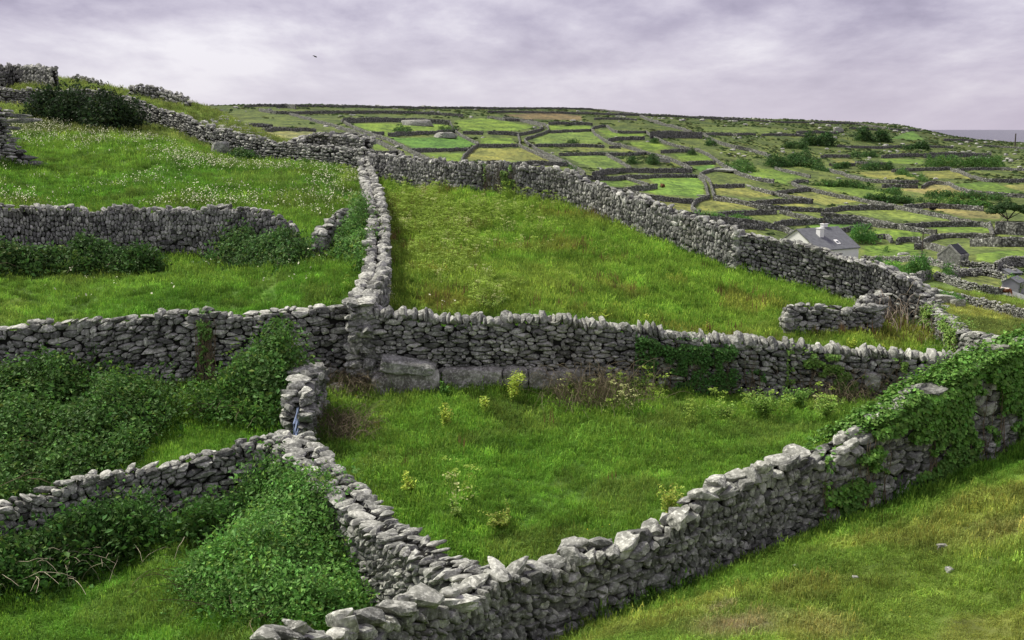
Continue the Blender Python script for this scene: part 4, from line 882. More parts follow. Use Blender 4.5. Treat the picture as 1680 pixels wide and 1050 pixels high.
# ------------------------------------------------------------------ dead bramble tangles
def tangle(label, s, n, length=(.6, 1.5), height=(.15, .8), r=.008, m=None, seed=1, g='dead bramble tangles', base=0.):
    t = [tuple(map(float, a.split(','))) for a in s.split()]; u = np.array([a[0] for a in t]); v = np.array([a[1] for a in t]); h = np.array([a[2] if len(a) > 2 else 0 for a in t])
    P = cast(u, v, h); rng = np.random.default_rng(seed); V0 = np.array([P[:, 0].mean(), P[:, 1].mean(), float(ground(P[:, 0].mean(), P[:, 1].mean())[0])])
    V, Q = tubes([a - V0 for a in arcs(P, n, rng, length, height)], r)
    o = link('dead_brambles', mesh_from('dead_brambles', V, Q, m or TWIG), loc=tuple(V0)); tag(o, label, 'dead brambles', g); return o
DB = plain('dead_bramble', (.165, .135, .085), var=.4, scale=6)
DB2 = plain('greyish_bramble', (.27, .22, .165), var=.4, scale=6)
tangle('brown dead bramble tangle against the middle wall, right of the ledge blocks', '890,618,.8 960,600,.9 1040,608,.9 1085,625,.6 1080,660,0 1000,680,0 930,680,0 895,650,0', 400, height=(.2, 1.0), m=DB, seed=21)
tangle('brown bramble tangle under the middle wall, right of the dark ivy patch', '1205,595,.8 1300,600,.8 1300,640,0 1210,640,0', 380, height=(.2, .95), m=DB, seed=22)
tangle('low dead bramble tangle under the far right part of the middle wall', '1310,612,.6 1480,620,.6 1480,650,0 1380,668,0 1310,650,0', 420, height=(.15, .8), m=DB, seed=23)
tangle('straw-brown bramble tangle in the corner behind the ruined stub of wall', '1442,512,.3 1500,503,.4 1530,520,.3 1535,545,0 1490,556,0 1450,545,0', 1100, (.6, 1.5), (.4, 1.2), r=.015, m=DB2, seed=24)
tangle('pale dry scrub by the lower end of the broken wall at right', '1490,560,.2 1545,552,.2 1575,575,0 1520,585,0', 320, (.4, .9), (.15, .5), m=PALETWIG, seed=25)
tangle('dry bramble tangle in the grass right of the blue gate', '520,690,.2 570,675,.2 605,690,0 590,725,0 545,730,0 520,715,0', 330, (.4, 1.0), (.1, .5), m=DB, seed=26)
tangle('dry grass and bramble slope between the slab pillar and the ledge blocks', '525,600,.6 570,590,.6 610,610,.3 612,645,0 560,660,0 530,640,0', 340, (.4, 1.1), (.1, .5), m=DB, seed=27)
tangle('thin line of dry brambles at the grassy foot of the wide rubble wall', '1290,440 1400,478 1440,492 1430,498 1380,482 1290,450', 300, (.3, .8), (.1, .5), m=PALETWIG, seed=28)
tangle('pale bare bramble canes sprawling from the long bramble bank at lower left', '20,915 120,905 230,905 240,935 120,955 30,945', 42, (.5, 1.2), (.15, .6), r=.006, m=PALETWIG, seed=29)

# ------------------------------------------------------------------ single yellow-green weeds
def weed(u, v, hgt, wid, n, col, label, seed, leaf=.06):
    P = cast(u, v)[0]; g = float(ground(P[0], P[1])[0]); rng = np.random.default_rng(seed)
    stems, C, N = [], [], []
    for k in range(max(3, int(n / 60))):
        th = rng.uniform(0, 6.28); r = rng.uniform(.1, 1) * wid / 2; h = hgt * rng.uniform(.55, 1); t = np.linspace(0, 1, 6)
        ln = np.column_stack([math.cos(th) * r * t ** 1.6, math.sin(th) * r * t ** 1.6, h * t]); stems.append(ln)
        m = 60; i = rng.uniform(.3, 1, m); b = np.column_stack([np.interp(i, t, ln[:, j]) for j in range(3)])
        C.append(b + rng.normal(0, .06 * (hgt + .2), (m, 3))); N.append(rng.normal(0, .5, (m, 3)) + [0, 0, 1])
    C = np.concatenate(C); C[:, 2] = np.maximum(C[:, 2], .04); V, Q, c = leaf_quads(C, np.concatenate(N), leaf * 1.2, rng, tuple(min(.6, k * 1.35) for k in col), .25)
    root = empty('leafy_weed', (P[0], P[1], g)); tag(root, label, 'weed', 'yellow-green weeds in the grass')
    link('foliage', mesh_from('foliage', V, Q, LEAF, tone=c), root); Vt, Qt = tubes(stems, .008); link('stem', mesh_from('stem', Vt, Qt, plainG), root)
plainG = plain('green_stem', (.12, .17, .05))
YG = (.36, .44, .07)
for i, (u, v, h, w_, n, c, lab) in enumerate([
 (733, 705, .75, .45, 420, (.34, .42, .07), 'single bright yellow-green plant with a yellow foot below the ledge blocks'),
 (795, 680, .5, .45, 260, YG, 'yellow-green weed in front of the largest ledge block'),
 (843, 660, .9, .7, 600, YG, 'tall yellow-green weed rising before the squared ledge block'),
 (727, 650, .45, .5, 300, (.10, .22, .04), 'green weed in the crack between the two big ledge blocks'),
 (668, 812, .55, .7, 300, YG, 'loose yellow-green weed in the left part of the pocket field'),
 (828, 868, .5, 1.1, 420, (.22, .27, .05), 'broad yellowish weed patch in the lower pocket field'),
 (745, 850, .35, 1.0, 300, (.17, .25, .05), 'low leafy weed patch near the flat-topped wall'),
 (1098, 850, .8, .7, 520, (.32, .38, .07), 'bright yellow weed beside the stepped top of the nearest wall'),
 (1185, 690, .6, 1.0, 420, (.17, .27, .05), 'leftmost green shrublet of the row below the dark ivy'),
 (1255, 690, .9, 1.5, 1100, (.18, .29, .055), 'largest yellow-green shrublet of the row below the middle wall'),
 (1310, 675, .8, 1.2, 800, (.13, .24, .045), 'green shrublet in the middle of the row below the creeper'),
 (1355, 695, .8, 1.0, 700, (.20, .31, .06), 'rightmost yellow-green shrublet of the row'),
 (1210, 640, 1.1, .5, 420, (.22, .33, .06), 'narrow bright creeper plant hanging on the middle wall beside the dark ivy'),
 (1050, 645, .7, .8, 420, (.12, .23, .04), 'green weed at the foot of the middle wall beside the dead brambles'),
 (1160, 548, .4, .6, 220, YG, 'yellow-green weed behind the middle wall, above the dark ivy'),
 (1063, 532, .45, .5, 200, YG, 'upright yellowish weed just behind the upright coping stones'),
 (985, 525, .3, 1.2, 260, YG, 'flat yellow-flowered weed patch behind the middle wall'),
 (1395, 575, .4, .9, 300, YG, 'yellow weed patch in the grass below the ruined stub'),
 (1450, 578, .3, .8, 220, YG, 'small yellow weed patch right of the one below the ruined stub'),
 (805, 510, .5, 1.6, 520, (.20, .28, .06), 'pale yellow weed patch at the lower left of the central meadow'),
 (1296, 430, .9, .6, 320, (.20, .31, .06), 'yellow-green weed growing out of the wide rubble wall, left one'),
 (1341, 442, .7, .6, 260, (.18, .29, .06), 'yellow-green weed growing out of the wide rubble wall, right one'),
 (1130, 905, .5, .5, 200, (.13, .22, .04), 'small green weed against the step of the nearest wall')]):
    weed(u, v, h, w_, n, c, lab, 100 + i)
# ------------------------------------------------------------------ scattered stuff: grass, flowers, scrub, loose rock (instanced on points)
def lib(name, items):
    c = bpy.data.collections.new(name)
    for i, me in enumerate(items):
        o = bpy.data.objects.new('%s_%02d' % (name, i), me); c.objects.link(o)
    return c
def scatter(name, label, cat, pts, idx, scl, rotz, col, items, kind='stuff', tilt=None):
    me = bpy.data.meshes.new(name); n = len(pts); me.vertices.add(n); me.vertices.foreach_set('co', np.asarray(pts, np.float32).ravel())
    a = me.attributes.new('rot', 'FLOAT_VECTOR', 'POINT'); R_ = np.zeros((n, 3)); R_[:, 2] = rotz
    if tilt is not None: R_[:, :2] = tilt
    a.data.foreach_set('vector', R_.astype(np.float32).ravel())
    a = me.attributes.new('scl', 'FLOAT', 'POINT'); a.data.foreach_set('value', np.asarray(scl, np.float32))
    a = me.attributes.new('idx', 'INT', 'POINT'); a.data.foreach_set('value', np.asarray(idx, np.int32))
    a = me.attributes.new('tone', 'FLOAT_COLOR', 'POINT'); a.data.foreach_set('color', np.column_stack([col, np.ones(n)]).astype(np.float32).ravel())
    o = link(name, me); tag(o, label, cat, kind=kind); coll = lib(name + '_kinds', items)
    ng = bpy.data.node_groups.new(name, 'GeometryNodeTree'); ng.interface.new_socket('Geometry', in_out='INPUT', socket_type='NodeSocketGeometry'); ng.interface.new_socket('Geometry', in_out='OUTPUT', socket_type='NodeSocketGeometry')
    N = ng.nodes; L = ng.links.new; gi = N.new('NodeGroupInput'); go = N.new('NodeGroupOutput')
    ci = N.new('GeometryNodeCollectionInfo'); ci.inputs['Collection'].default_value = coll; ci.inputs['Separate Children'].default_value = True; ci.inputs['Reset Children'].default_value = True
    io = N.new('GeometryNodeInstanceOnPoints'); io.inputs['Pick Instance'].default_value = True
    def at(nm, ty):
        x = N.new('GeometryNodeInputNamedAttribute'); x.data_type = ty; x.inputs['Name'].default_value = nm; return x.outputs['Attribute']
    L(gi.outputs[0], io.inputs['Points']); L(ci.outputs[0], io.inputs['Instance']); L(at('idx', 'INT'), io.inputs['Instance Index'])
    L(at('rot', 'FLOAT_VECTOR'), io.inputs['Rotation']); L(at('scl', 'FLOAT'), io.inputs['Scale']); L(io.outputs[0], go.inputs[0])
    md = o.modifiers.new('scatter', 'NODES'); md.node_group = ng; return o

def grass_mat(name, mix=None):
    m, nt, b = mat(name); L = nt.links.new
    a = nd(nt, 'ShaderNodeAttribute', attribute_name='tone'); a.attribute_type = 'INSTANCER'
    g = nd(nt, 'ShaderNodeAttribute', attribute_name='blade')
    c = mixc(nt, 1., a.outputs['Color'], g.outputs['Color'], 'MULTIPLY')
    L(c, b.inputs['Base Color']); b.inputs['Roughness'].default_value = .7; b.inputs['Specular IOR Level'].default_value = .2
    tr = nd(nt, 'ShaderNodeBsdfTranslucent'); L(c, tr.inputs['Color']); mx = nd(nt, 'ShaderNodeMixShader'); mx.inputs[0].default_value = .35
    L(b.outputs[0], mx.inputs[1]); L(tr.outputs[0], mx.inputs[2]); L(mx.outputs[0], nt.nodes['Material Output'].inputs['Surface']); return m
GRASS = grass_mat('grass_blade')
def blades(n, R, l0, l1, w, lean, rng, tips=0.):
    V, T, C = [], [], []; o = 0
    for _ in range(n):
        r = R * math.sqrt(rng.random()); th = rng.uniform(0, 6.28); x, y = r * math.cos(th), r * math.sin(th); l = rng.uniform(l0, l1) * (1 - .35 * r / R)
        d = rng.uniform(0, 6.28); ld = abs(rng.normal(0, lean)) + .08; dx, dy = math.cos(d), math.sin(d); wx, wy = -dy * w / 2, dx * w / 2
        m_ = (x + dx * l * ld * .35, y + dy * l * ld * .35, l * .6); e = (x + dx * l * ld, y + dy * l * ld, l * (1 - ld * .35))
        V += [(x - wx, y - wy, -.03), (x + wx, y + wy, -.03), (m_[0] + wx * .8, m_[1] + wy * .8, m_[2]), (m_[0] - wx * .8, m_[1] - wy * .8, m_[2]), e]
        T += [(o, o + 1, o + 2), (o, o + 2, o + 3), (o + 3, o + 2, o + 4)]; k = rng.uniform(.7, 1.4); yl = rng.uniform(0, .5) if rng.random() < .2 else 0
        C += [(k * (1 + yl * .9), k * (1 + yl * .25), k)] * 5; o += 5
        if rng.random() < tips:       # seed head
            hx, hy, hz = e; s = w * 1.5
            V += [(hx - wx * 2.5, hy - wy * 2.5, hz), (hx + wx * 2.5, hy + wy * 2.5, hz), (hx + dx * .03, hy + dy * .03, hz + .09)]; T += [(o, o + 1, o + 2)]; C += [(1.35, 1.12, 1.1)] * 3; o += 3
    me = mesh_from('tuft', V, np.array(T), GRASS, tone=np.array(C), tonename='blade'); return me
rg = np.random.default_rng(77)
items = [blades(46, .26, .10, .24, .016, .5, rg) for _ in range(3)] + [blades(40, .26, .16, .36, .016, .6, rg) for _ in range(2)] + [blades(44, .26, .18, .42, .012, .35, rg, .35) for _ in range(2)] + [blades(60, .26, .04, .11, .014, .9, rg) for _ in range(3)]
def occupied(x, y):
    return np.array([(int(a), int(b)) in OCC for a, b in zip(np.floor(x / .25), np.floor(y / .25))])
def visible(x, y, z):
    """inside the frame with a margin"""
    d = y * CP - z * SP; u = 840 + F * x / d; v = 525 - F * (y * SP + z * CP) / d
    return (u > -160) & (u < 1840) & (v < 1200) & (v > 60)
def spread(n, y0, y1, pw, rng):
    a, b = y0 ** (pw + 1), y1 ** (pw + 1); y = (a + rng.random(n) * (b - a)) ** (1 / (pw + 1)); x = y * rng.uniform(-.53, .53, n); z = ground(x, y)
    k = visible(x, y, z) & ~occupied(x, y); return x[k], y[k], z[k]
x, y, z = spread(125000, 11.5, 125, -.65, rg)
c = field_color(x, y) * np.array((1.0, 1.03, .87)); nn = fbm(x / .8, y / .8, o=2); c = np.clip(c * (1.75 * np.exp(rg.normal(0, .28, len(x))) * (1 + .35 * nn))[:, None], 0, .75); fr = inside(x, y, NP_['front']); bg_ = inside(x, y, NP_['big'])
r = rg.random(len(x)); idx = np.where(r < .5, rg.integers(0, 3, len(x)), np.where(r < .8, rg.integers(3, 5, len(x)), rg.integers(5, 7, len(x))))
n1 = fbm(x / 3, y / 3, o=2); n4 = fbm(x / .9, y / .9, o=2)
idx = np.where(bg_ & (rg.random(len(x)) < .35), rg.integers(5, 7, len(x)), idx)
near_w = np.array([(int(a), int(b)) in OCC for a, b in zip(np.floor((x - .3) / .25), np.floor((y + .5) / .25))]) | np.array([(int(a), int(b)) in OCC for a, b in zip(np.floor((x + .5) / .25), np.floor((y + .3) / .25))])
sh_ = fr & ~near_w & (rg.random(len(x)) < .78 - .4 * n1); idx = np.where(sh_, rg.integers(7, 10, len(x)), idx)
s = .8 * rg.uniform(.7, 1.3, len(x)) * (np.maximum(y, 14) / 26) ** .36 * (1 + .35 * n1 + .3 * n4) * np.where(fr, .85, 1)
# rank grass and nettles against the foot of every near wall
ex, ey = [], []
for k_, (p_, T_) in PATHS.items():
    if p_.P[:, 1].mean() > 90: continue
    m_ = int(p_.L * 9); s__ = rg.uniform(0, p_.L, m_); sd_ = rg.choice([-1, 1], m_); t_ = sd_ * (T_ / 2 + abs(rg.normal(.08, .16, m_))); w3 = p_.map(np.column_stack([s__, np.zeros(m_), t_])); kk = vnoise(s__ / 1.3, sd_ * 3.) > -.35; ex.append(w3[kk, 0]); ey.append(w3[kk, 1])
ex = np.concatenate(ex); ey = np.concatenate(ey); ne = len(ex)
ce = field_color(ex, ey) * np.array((.75, .95, .75)) * rg.uniform(.7, 1.4, (ne, 1)) * 1.2  # tufts tinted darker than the field, painting contact shade at the wall bases
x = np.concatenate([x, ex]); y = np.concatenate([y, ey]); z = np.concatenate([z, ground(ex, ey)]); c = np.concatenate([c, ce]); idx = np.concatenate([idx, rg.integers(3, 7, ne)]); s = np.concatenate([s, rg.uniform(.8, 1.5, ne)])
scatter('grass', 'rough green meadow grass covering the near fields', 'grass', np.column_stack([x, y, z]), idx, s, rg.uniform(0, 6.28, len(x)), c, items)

# white flowers of the upper left field and stray ones elsewhere
WH, _nt, _b = mat('white_petals'); _b.inputs['Base Color'].default_value = (.66, .66, .46, 1)
STG = plain('flower_stem', (.09, .16, .04))
def flower(n, R, h0, h1, rad, rng, m=None):
    V, T, mi = [], [], []; o = 0
    for _ in range(n):
        x_, y_ = rng.normal(0, R, 2); h = rng.uniform(h0, h1); rr = rad * rng.uniform(.7, 1.3); tx, ty = rng.normal(0, .5, 2)
        V += [(x_, y_, h)] + [(x_ + rr * math.cos(a), y_ + rr * math.sin(a), h + rr * (tx * math.cos(a) + ty * math.sin(a)) + rng.normal(0, rr * .2)) for a in np.linspace(0, 6.283, 7)[:-1]]
        T += [(o, o + 1 + k, o + 1 + (k + 1) % 6) for k in range(6)]; mi += [0] * 6; o += 7
        V += [(x_ * .5 - .006, y_ * .5, 0), (x_ * .5 + .006, y_ * .5, 0), (x_, y_, h)]; T += [(o, o + 1, o + 2)]; mi += [1]; o += 3
    return mesh_from('flower', V, np.array(T), mats=[m or WH, STG], fmat=mi)
fl = [flower(k, .14, .24, .46, .025, rg) for k in (1, 1, 2, 3, 5)]
DF = cast(*px('A', '0,190 100,200 230,215 330,260 450,275 590,280 590,340 560,370 400,345 0,338').T, 0, 44, 90)
q = sample_poly(DF, 10500, rg); m = fbm(q[:, 0] / 5, q[:, 1] / 5, o=3) + .45 * fbm(q[:, 0] / 1.2, q[:, 1] / 1.2, o=2) > rg.uniform(-.3, .55, len(q)); q = q[m]
s2 = [sample_poly(cast(*px('A', t).T, 0), k // 2, rg) for t, k in (('430,310 590,290 590,330 500,345', 90), ('640,290 900,300 850,470 650,510', 90), ('1380,350 1480,380 1450,440 1200,520 1180,480', 40), ('0,440 550,420 560,480 0,510', 60), ('650,510 760,505 740,520 660,525', 14))]
q = np.concatenate([q] + s2); q = q[~occupied(q[:, 0], q[:, 1])]
scatter('white_flowers', 'white daisy-like flowers drifting in bands through the upper left field', 'flowers', np.column_stack([q, ground(q[:, 0], q[:, 1])]), rg.integers(0, 5, len(q)), rg.uniform(.8, 1.3, len(q)), rg.uniform(0, 6.28, len(q)), np.ones((len(q), 3)), fl)
YE, _nt, _b = mat('yellow_petals'); _b.inputs['Base Color'].default_value = (.62, .50, .05, 1)
yf = [flower(k, .10, .1, .25, .011, rg, YE) for k in (1, 2, 3)]
x, y, z = spread(420, 13, 60, -.3, rg); k = fbm(x / 4, y / 4, o=2) > .05; x, y, z = x[k], y[k], z[k]
scatter('yellow_flowers', 'tiny yellow flowers dotted through the near grass', 'flowers', np.column_stack([x, y, z]), rg.integers(0, 3, len(x)), rg.uniform(.7, 1.2, len(x)), rg.uniform(0, 6.28, len(x)), np.ones((len(x), 3)), yf)

# yellow-green umbel weeds and red sorrel in the central meadow
INST = leaf_mat('umbel_leaf', instancer=True, trans=.3)
def umbel(rng):
    C, N = [], []; st = []
    for _ in range(rng.integers(3, 6)):
        th = rng.uniform(0, 6.28); r_ = rng.uniform(.05, .25); h = rng.uniform(.45, .8); t = np.linspace(0, 1, 4); st.append(np.column_stack([math.cos(th) * r_ * t, math.sin(th) * r_ * t, h * t]))
        k = 9; C.append(np.column_stack([math.cos(th) * r_ + rng.normal(0, .05, k), math.sin(th) * r_ + rng.normal(0, .05, k), h + rng.normal(0, .02, k)])); N.append(rng.normal(0, .3, (k, 3)) + [0, 0, 1])
    k = 26; C.append(np.column_stack([rng.normal(0, .16, (k, 2)), rng.uniform(.08, .45, k)])); N.append(rng.normal(0, .6, (k, 3)) + [0, 0, 1])
    V, Q, c_ = leaf_quads(np.concatenate(C), np.concatenate(N), .075, rng, (1, 1, 1), .2); Vt, Qt = tubes(st, .006)
    return mesh_from('umbel', np.concatenate([V, Vt]), np.concatenate([Q, Qt + len(V)]), INST)
um = [umbel(rg) for _ in range(5)]
parts = []
for u, v, su, sv, k in ((700, 335, 55, 22, 420), (760, 370, 60, 25, 330), (690, 390, 40, 22, 180), (840, 340, 60, 18, 240), (770, 425, 55, 22, 300), (800, 495, 30, 12, 90), (575, 310, 14, 16, 60), (720, 300, 60, 6, 110), (950, 370, 90, 25, 80), (760, 470, 80, 40, 60)):
    uu = rg.normal(u, su, k); vv = rg.normal(v, sv, k); ok = (vv > 285) & (vv < 545); a = cast(uu[ok], vv[ok], 0, 30, 75); parts.append(a)
for u, v, su, sv, k in ((1255, 675, 60, 16, 18), (1330, 690, 40, 14, 10), (1190, 690, 30, 12, 6), (860, 652, 40, 8, 12), (1000, 662, 50, 10, 14), (1060, 655, 20, 8, 9), (1390, 650, 40, 8, 12), (820, 865, 30, 8, 9), (760, 840, 60, 30, 8)):
    parts.append(cast(rg.normal(u, su, k), rg.normal(v, sv, k), 0, 9.5, 75))
q = np.concatenate(parts); q = q[~occupied(q[:, 0], q[:, 1])]; m = fbm(q[:, 0] / 2.5, q[:, 1] / 2.5, o=2) > -.1; q = q[m]
cy = np.array((.33, .46, .075)) * rg.uniform(.7, 1.25, (len(q), 1)); wm = rg.random(len(q)) < .08; cy[wm] = (.55, .58, .25)
scatter('yellow_weeds', 'yellow-green flowering weeds massed in the upper left of the central meadow', 'weeds', np.column_stack([q, ground(q[:, 0], q[:, 1])]), rg.integers(0, 5, len(q)), rg.uniform(.4, 1.15, len(q)), rg.uniform(0, 6.28, len(q)), cy, um)
def spike(rng):
    V, T = [], []; o = 0
    for _ in range(5):
        x_, y_ = rng.normal(0, .1, 2); h = rng.uniform(.3, .5); w_ = .012
        V += [(x_, y_, 0), (x_ + .006, y_, 0), (x_, y_, h)]; T.append((o, o + 1, o + 2)); o += 3
        for a in (0, 1.57): V += [(x_ - w_ * math.cos(a), y_ - w_ * math.sin(a), h * .6), (x_ + w_ * math.cos(a), y_ + w_ * math.sin(a), h * .6), (x_, y_, h + .08)]; T.append((o, o + 1, o + 2)); o += 3
    return mesh_from('sorrel', V, np.array(T), INST)
q = np.concatenate([sample_poly(NP_['big'], 1500, rg), sample_poly(cast(*px('A', '600,700 1100,700 1300,740 1100,850 850,920 650,830').T, 0), 24, rg)])
q = q[~occupied(q[:, 0], q[:, 1])]; m = fbm(q[:, 0] / 2.2 + 40, q[:, 1] / 2.2, o=3) > rg.uniform(-.1, .3, len(q)); q = q[m]
scatter('red_sorrel', 'reddish seed spikes of sorrel in the central meadow', 'weeds', np.column_stack([q, ground(q[:, 0], q[:, 1])]), rg.integers(0, 3, len(q)), rg.uniform(.8, 1.3, len(q)), rg.uniform(0, 6.28, len(q)), np.array((.30, .19, .09)) * rg.uniform(.6, 1.2, (len(q), 1)), [spike(rg) for _ in range(3)])

# low scrub and pale limestone rubble over the far slopes
def clump(rng):
    n = 70; d = rng.normal(0, 1, (n, 3)); d /= np.linalg.norm(d, axis=1, keepdims=True); d[:, 2] = abs(d[:, 2]); C = d * rng.uniform(.6, 1, (n, 1)) * [1, 1, .62]
    V, Q, c_ = leaf_quads(C, d + rng.normal(0, .3, (n, 3)), .42, rng, (1, 1, 1), .2, .9); return mesh_from('clump', V, Q, INST)
cl = [clump(rg) for _ in range(4)]
def slope(n, y0, y1, thr, seed, u0=330, u1=1680, sc_=7.):
    rng = np.random.default_rng(seed); y = np.exp(rng.uniform(math.log(y0), math.log(y1), n)); x = y * rng.uniform((u0 - 840) / F, (u1 + 60 - 840) / F, n)
    nz = fbm(x / sc_ / 1.3, y / sc_ / 3, o=3); w_ = (x / y * F + 840 - 1000) / 700 * .20 + (y - 420) / 900; inf = np.zeros(n, bool)
    for P, col_ in FPOLY: inf |= inside(x, y, P)
    k = (nz + w_ > thr) & ~inf; return x[k], y[k], rng
x, y, rng = slope(26000, 250, 850, .19, 91)
s = rng.uniform(.3, 1.0, len(x)) * (y / 450) ** .5; cc = np.array((.055, .10, .026)) * rng.uniform(.5, 1.6, (len(x), 1)); br = rng.random(len(x)) < .2; cc[br] = cc[br] * [1.7, 1.05, 1.1]
scatter('scrub', 'dark low scrub mottling the far slopes below the skyline', 'scrub', np.column_stack([x, y, ground(x, y) - .1]), rng.integers(0, 4, len(x)), s, rng.uniform(0, 6.28, len(x)), cc, cl)
x, y, rng = slope(3600, 130, 330, .26, 94)
scatter('low_scrub', 'small dark weeds and brambles along the edges of the middle fields', 'scrub', np.column_stack([x, y, ground(x, y) - .05]), rng.integers(0, 4, len(x)), rng.uniform(.25, .7, len(x)), rng.uniform(0, 6.28, len(x)), np.array((.05, .095, .025)) * rng.uniform(.6, 1.4, (len(x), 1)), cl)
def rockmesh(rng, m_):
    C = np.zeros((1, 3)); q_ = rng.normal(0, 1, (1, 9, 3)); q_ /= np.linalg.norm(q_, axis=2, keepdims=True); V, Fa, i_ = poly_stones(C, np.array([[.5, .4, .25]]), q_, rng.uniform(.28, .45, (1, 9)), 2, rng, p=16); return mesh_from('rock', V, Fa, m_, tone=np.full(len(V), .8))
rk = [rockmesh(rg, STONE) for _ in range(5)]
x, y, rng = slope(2200, 150, 780, .24, 92, sc_=5.)
hx = rng.uniform(-.27, -.19, 260) * 100; hy = rng.uniform(88, 112, 260); x = np.concatenate([x, hx]); y = np.concatenate([y, hy])
scatter('limestone_rubble', 'pale limestone rubble strewn over the far slopes', 'rubble', np.column_stack([x, y, ground(x, y)]), rng.integers(0, 5, len(x)), rng.uniform(.5, 1.6, len(x)) * np.clip(y / 300, .5, 2), rng.uniform(0, 6.28, len(x)), np.ones((len(x), 3)), rk)

# ------------------------------------------------------------------ ledge blocks under the middle wall, single boulders
BLOCK = stone_mat('ledge_limestone', gain=1.15, brown=.12); SLAB = stone_mat('pale_slab', gain=1.1)
pM, TM = PATHS['M']
def block(u0, u1, v0, v1, depth, label, off, tiltx=0., m=None, seed=1, p=14, rough=.05, name='ledge_block', cut=.2):
    uc = (u0 + u1) / 2; pu = 840 + F * (pM.P[:, 0] / (pM.P[:, 1] * CP - (pM.G + pM.H) * SP)); i = int(np.argmin(abs(pu - uc)))
    Tn = pM.T[i]; Nn = np.array([Tn[1], -Tn[0]]) * pM.camside(); D = pM.P[i, 1] + Nn[1] * off
    (rx0,), (rz0,) = ray([u0], [v0]); (rx1,), (rz1,) = ray([u1], [v1]); x0, x1 = rx0 * D, rx1 * D; z1, z0 = rz0 * D, rz1 * D - .12
    rng = np.random.default_rng(seed); hw, hh = (x1 - x0) / 2, (z1 - z0) / 2
    q_ = np.array([[1, 0, 0], [-1, 0, 0], [0, 1, 0], [0, -1, 0], [0, 0, 1], [0, 0, -1]], float); dd = np.array([hw, hw, depth / 2, depth / 2, hh, hh])
    q_ += rng.normal(0, .07, q_.shape); e = rng.normal(0, 1, (4, 3)); e /= np.linalg.norm(e, axis=1, keepdims=True); de = (abs(e) * [hw, depth / 2, hh]).sum(1) * rng.uniform(.78, 1.0, 4)
    NNn = np.concatenate([q_ / np.linalg.norm(q_, axis=1, keepdims=True), e])[None]; V, Fa, _ = poly_stones(np.zeros((1, 3)), np.array([[hw * 1.2, depth * .6, hh * 1.2]]), NNn, np.concatenate([dd, de])[None], 3, rng, p=p, rough=rough)
    # finer surface by subdividing
    me = mesh_from(name, V, Fa, m or BLOCK, tone=np.full(len(V), .55)); o = link(name, me, loc=((x0 + x1) / 2, D, (z0 + z1) / 2)); o.rotation_euler = (0, tiltx, math.atan2(Tn[1], Tn[0]) if Tn[0] > 0 else math.atan2(-Tn[1], -Tn[0]))
    sb = o.modifiers.new('sub', 'SUBSURF'); sb.levels = sb.render_levels = 2; sb.subdivision_type = 'SIMPLE'
    dt = bpy.data.textures.new('rock', 'CLOUDS'); dt.noise_scale = .22; dm = o.modifiers.new('disp', 'DISPLACE'); dm.texture = dt; dm.strength = .07; dm.texture_coords = 'LOCAL'
    tag(o, label, 'stone block', 'ledge blocks under the middle wall'); return o
block(630, 722, 606, 655, .7, 'rough pitted ledge block under the long overhanging slab', .42, seed=31, rough=.1)
block(612, 642, 614, 648, .6, 'small lichen-spotted boulder at the left end of the ledge blocks', .5, seed=32, p=8, rough=.12)
block(626, 716, 590, 606, .8, 'long pale overhanging slab lying on the leftmost ledge blocks', .45, tiltx=.09, seed=33, m=SLAB)
block(727, 826, 602, 632, .6, 'longest squared ledge block with rusty stains', .28, seed=34)
block(826, 866, 600, 630, .6, 'mossy square ledge block between two others', .26, seed=35)
block(866, 896, 602, 630, .6, 'small squared ledge block at the right end of the row', .24, seed=36)
block(744, 806, 631, 650, .6, 'low layered block under the longest squared one', .42, seed=37, rough=.08)
block(536, 566, 630, 655, .6, 'half-buried boulder in dry grass right of the slab pillar', .8, seed=38, p=8, rough=.12)
block(880, 960, 606, 640, .5, 'shadowed stone block behind the dead bramble tangle', .18, seed=39)
block(1415, 1442, 610, 630, .5, 'grey stone block set in the right part of the middle wall', .16, seed=40)
def boulder(u, v, w_, d_, h_, label, seed, cat='boulder', name='boulder', m=None, ymin=9.5, sink=.15, rz=0., group=None):
    P = cast(u, v, 0, ymin)[0]; g = float(ground(P[0], P[1])[0]); rng = np.random.default_rng(seed)
    q_ = rng.normal(0, 1, (1, 10, 3)); q_ /= np.linalg.norm(q_, axis=2, keepdims=True); half = np.array([[w_ / 2, d_ / 2, h_ / 2]]); dd = (abs(q_) * half[:, None]).sum(2) * rng.uniform(.62, .92, (1, 10))
    V, Fa, _ = poly_stones(np.zeros((1, 3)), half, q_, dd, 3, rng, p=16, rough=.08); o = link(name, mesh_from(name, V, Fa, m or STONE, tone=np.full(len(V), .7)), loc=(P[0], P[1], g + h_ * (.5 - sink))); o.rotation_euler = (0, 0, rz)
    tag(o, label, cat, group); return o
boulder(360, 254, 1.0, .7, .95, 'pale triangular boulder leaning at the foot of the far dark wall', 51, ymin=60)
boulder(1545, 900, .15, .11, .09, 'small brown stone lying in the grass below the ivy wall', 52, m=BLOCK, group='loose stones in the right foreground')
boulder(1558, 938, .10, .09, .07, 'smaller grey stone in the grass nearer the bottom right', 53, group='loose stones in the right foreground')
boulder(1305, 932, .11, .08, .06, 'pale flat stone in the grass left of the others in the right foreground', 54, group='loose stones in the right foreground')
boulder(1402, 950, .08, .06, .05, 'tiny pale stone in the middle of the right foreground grass', 58, group='loose stones in the right foreground')
boulder(1345, 540, .55, .35, .3, 'low boulder in the grass under the ruined stub of wall', 55)
boulder(1385, 543, .4, .3, .18, 'second low rock under the ruined stub, half buried', 59)
boulder(1530, 492, 2.2, 1.6, 1.2, 'grey boulder heap beyond the rubble rim in the right field', 56, ymin=70)
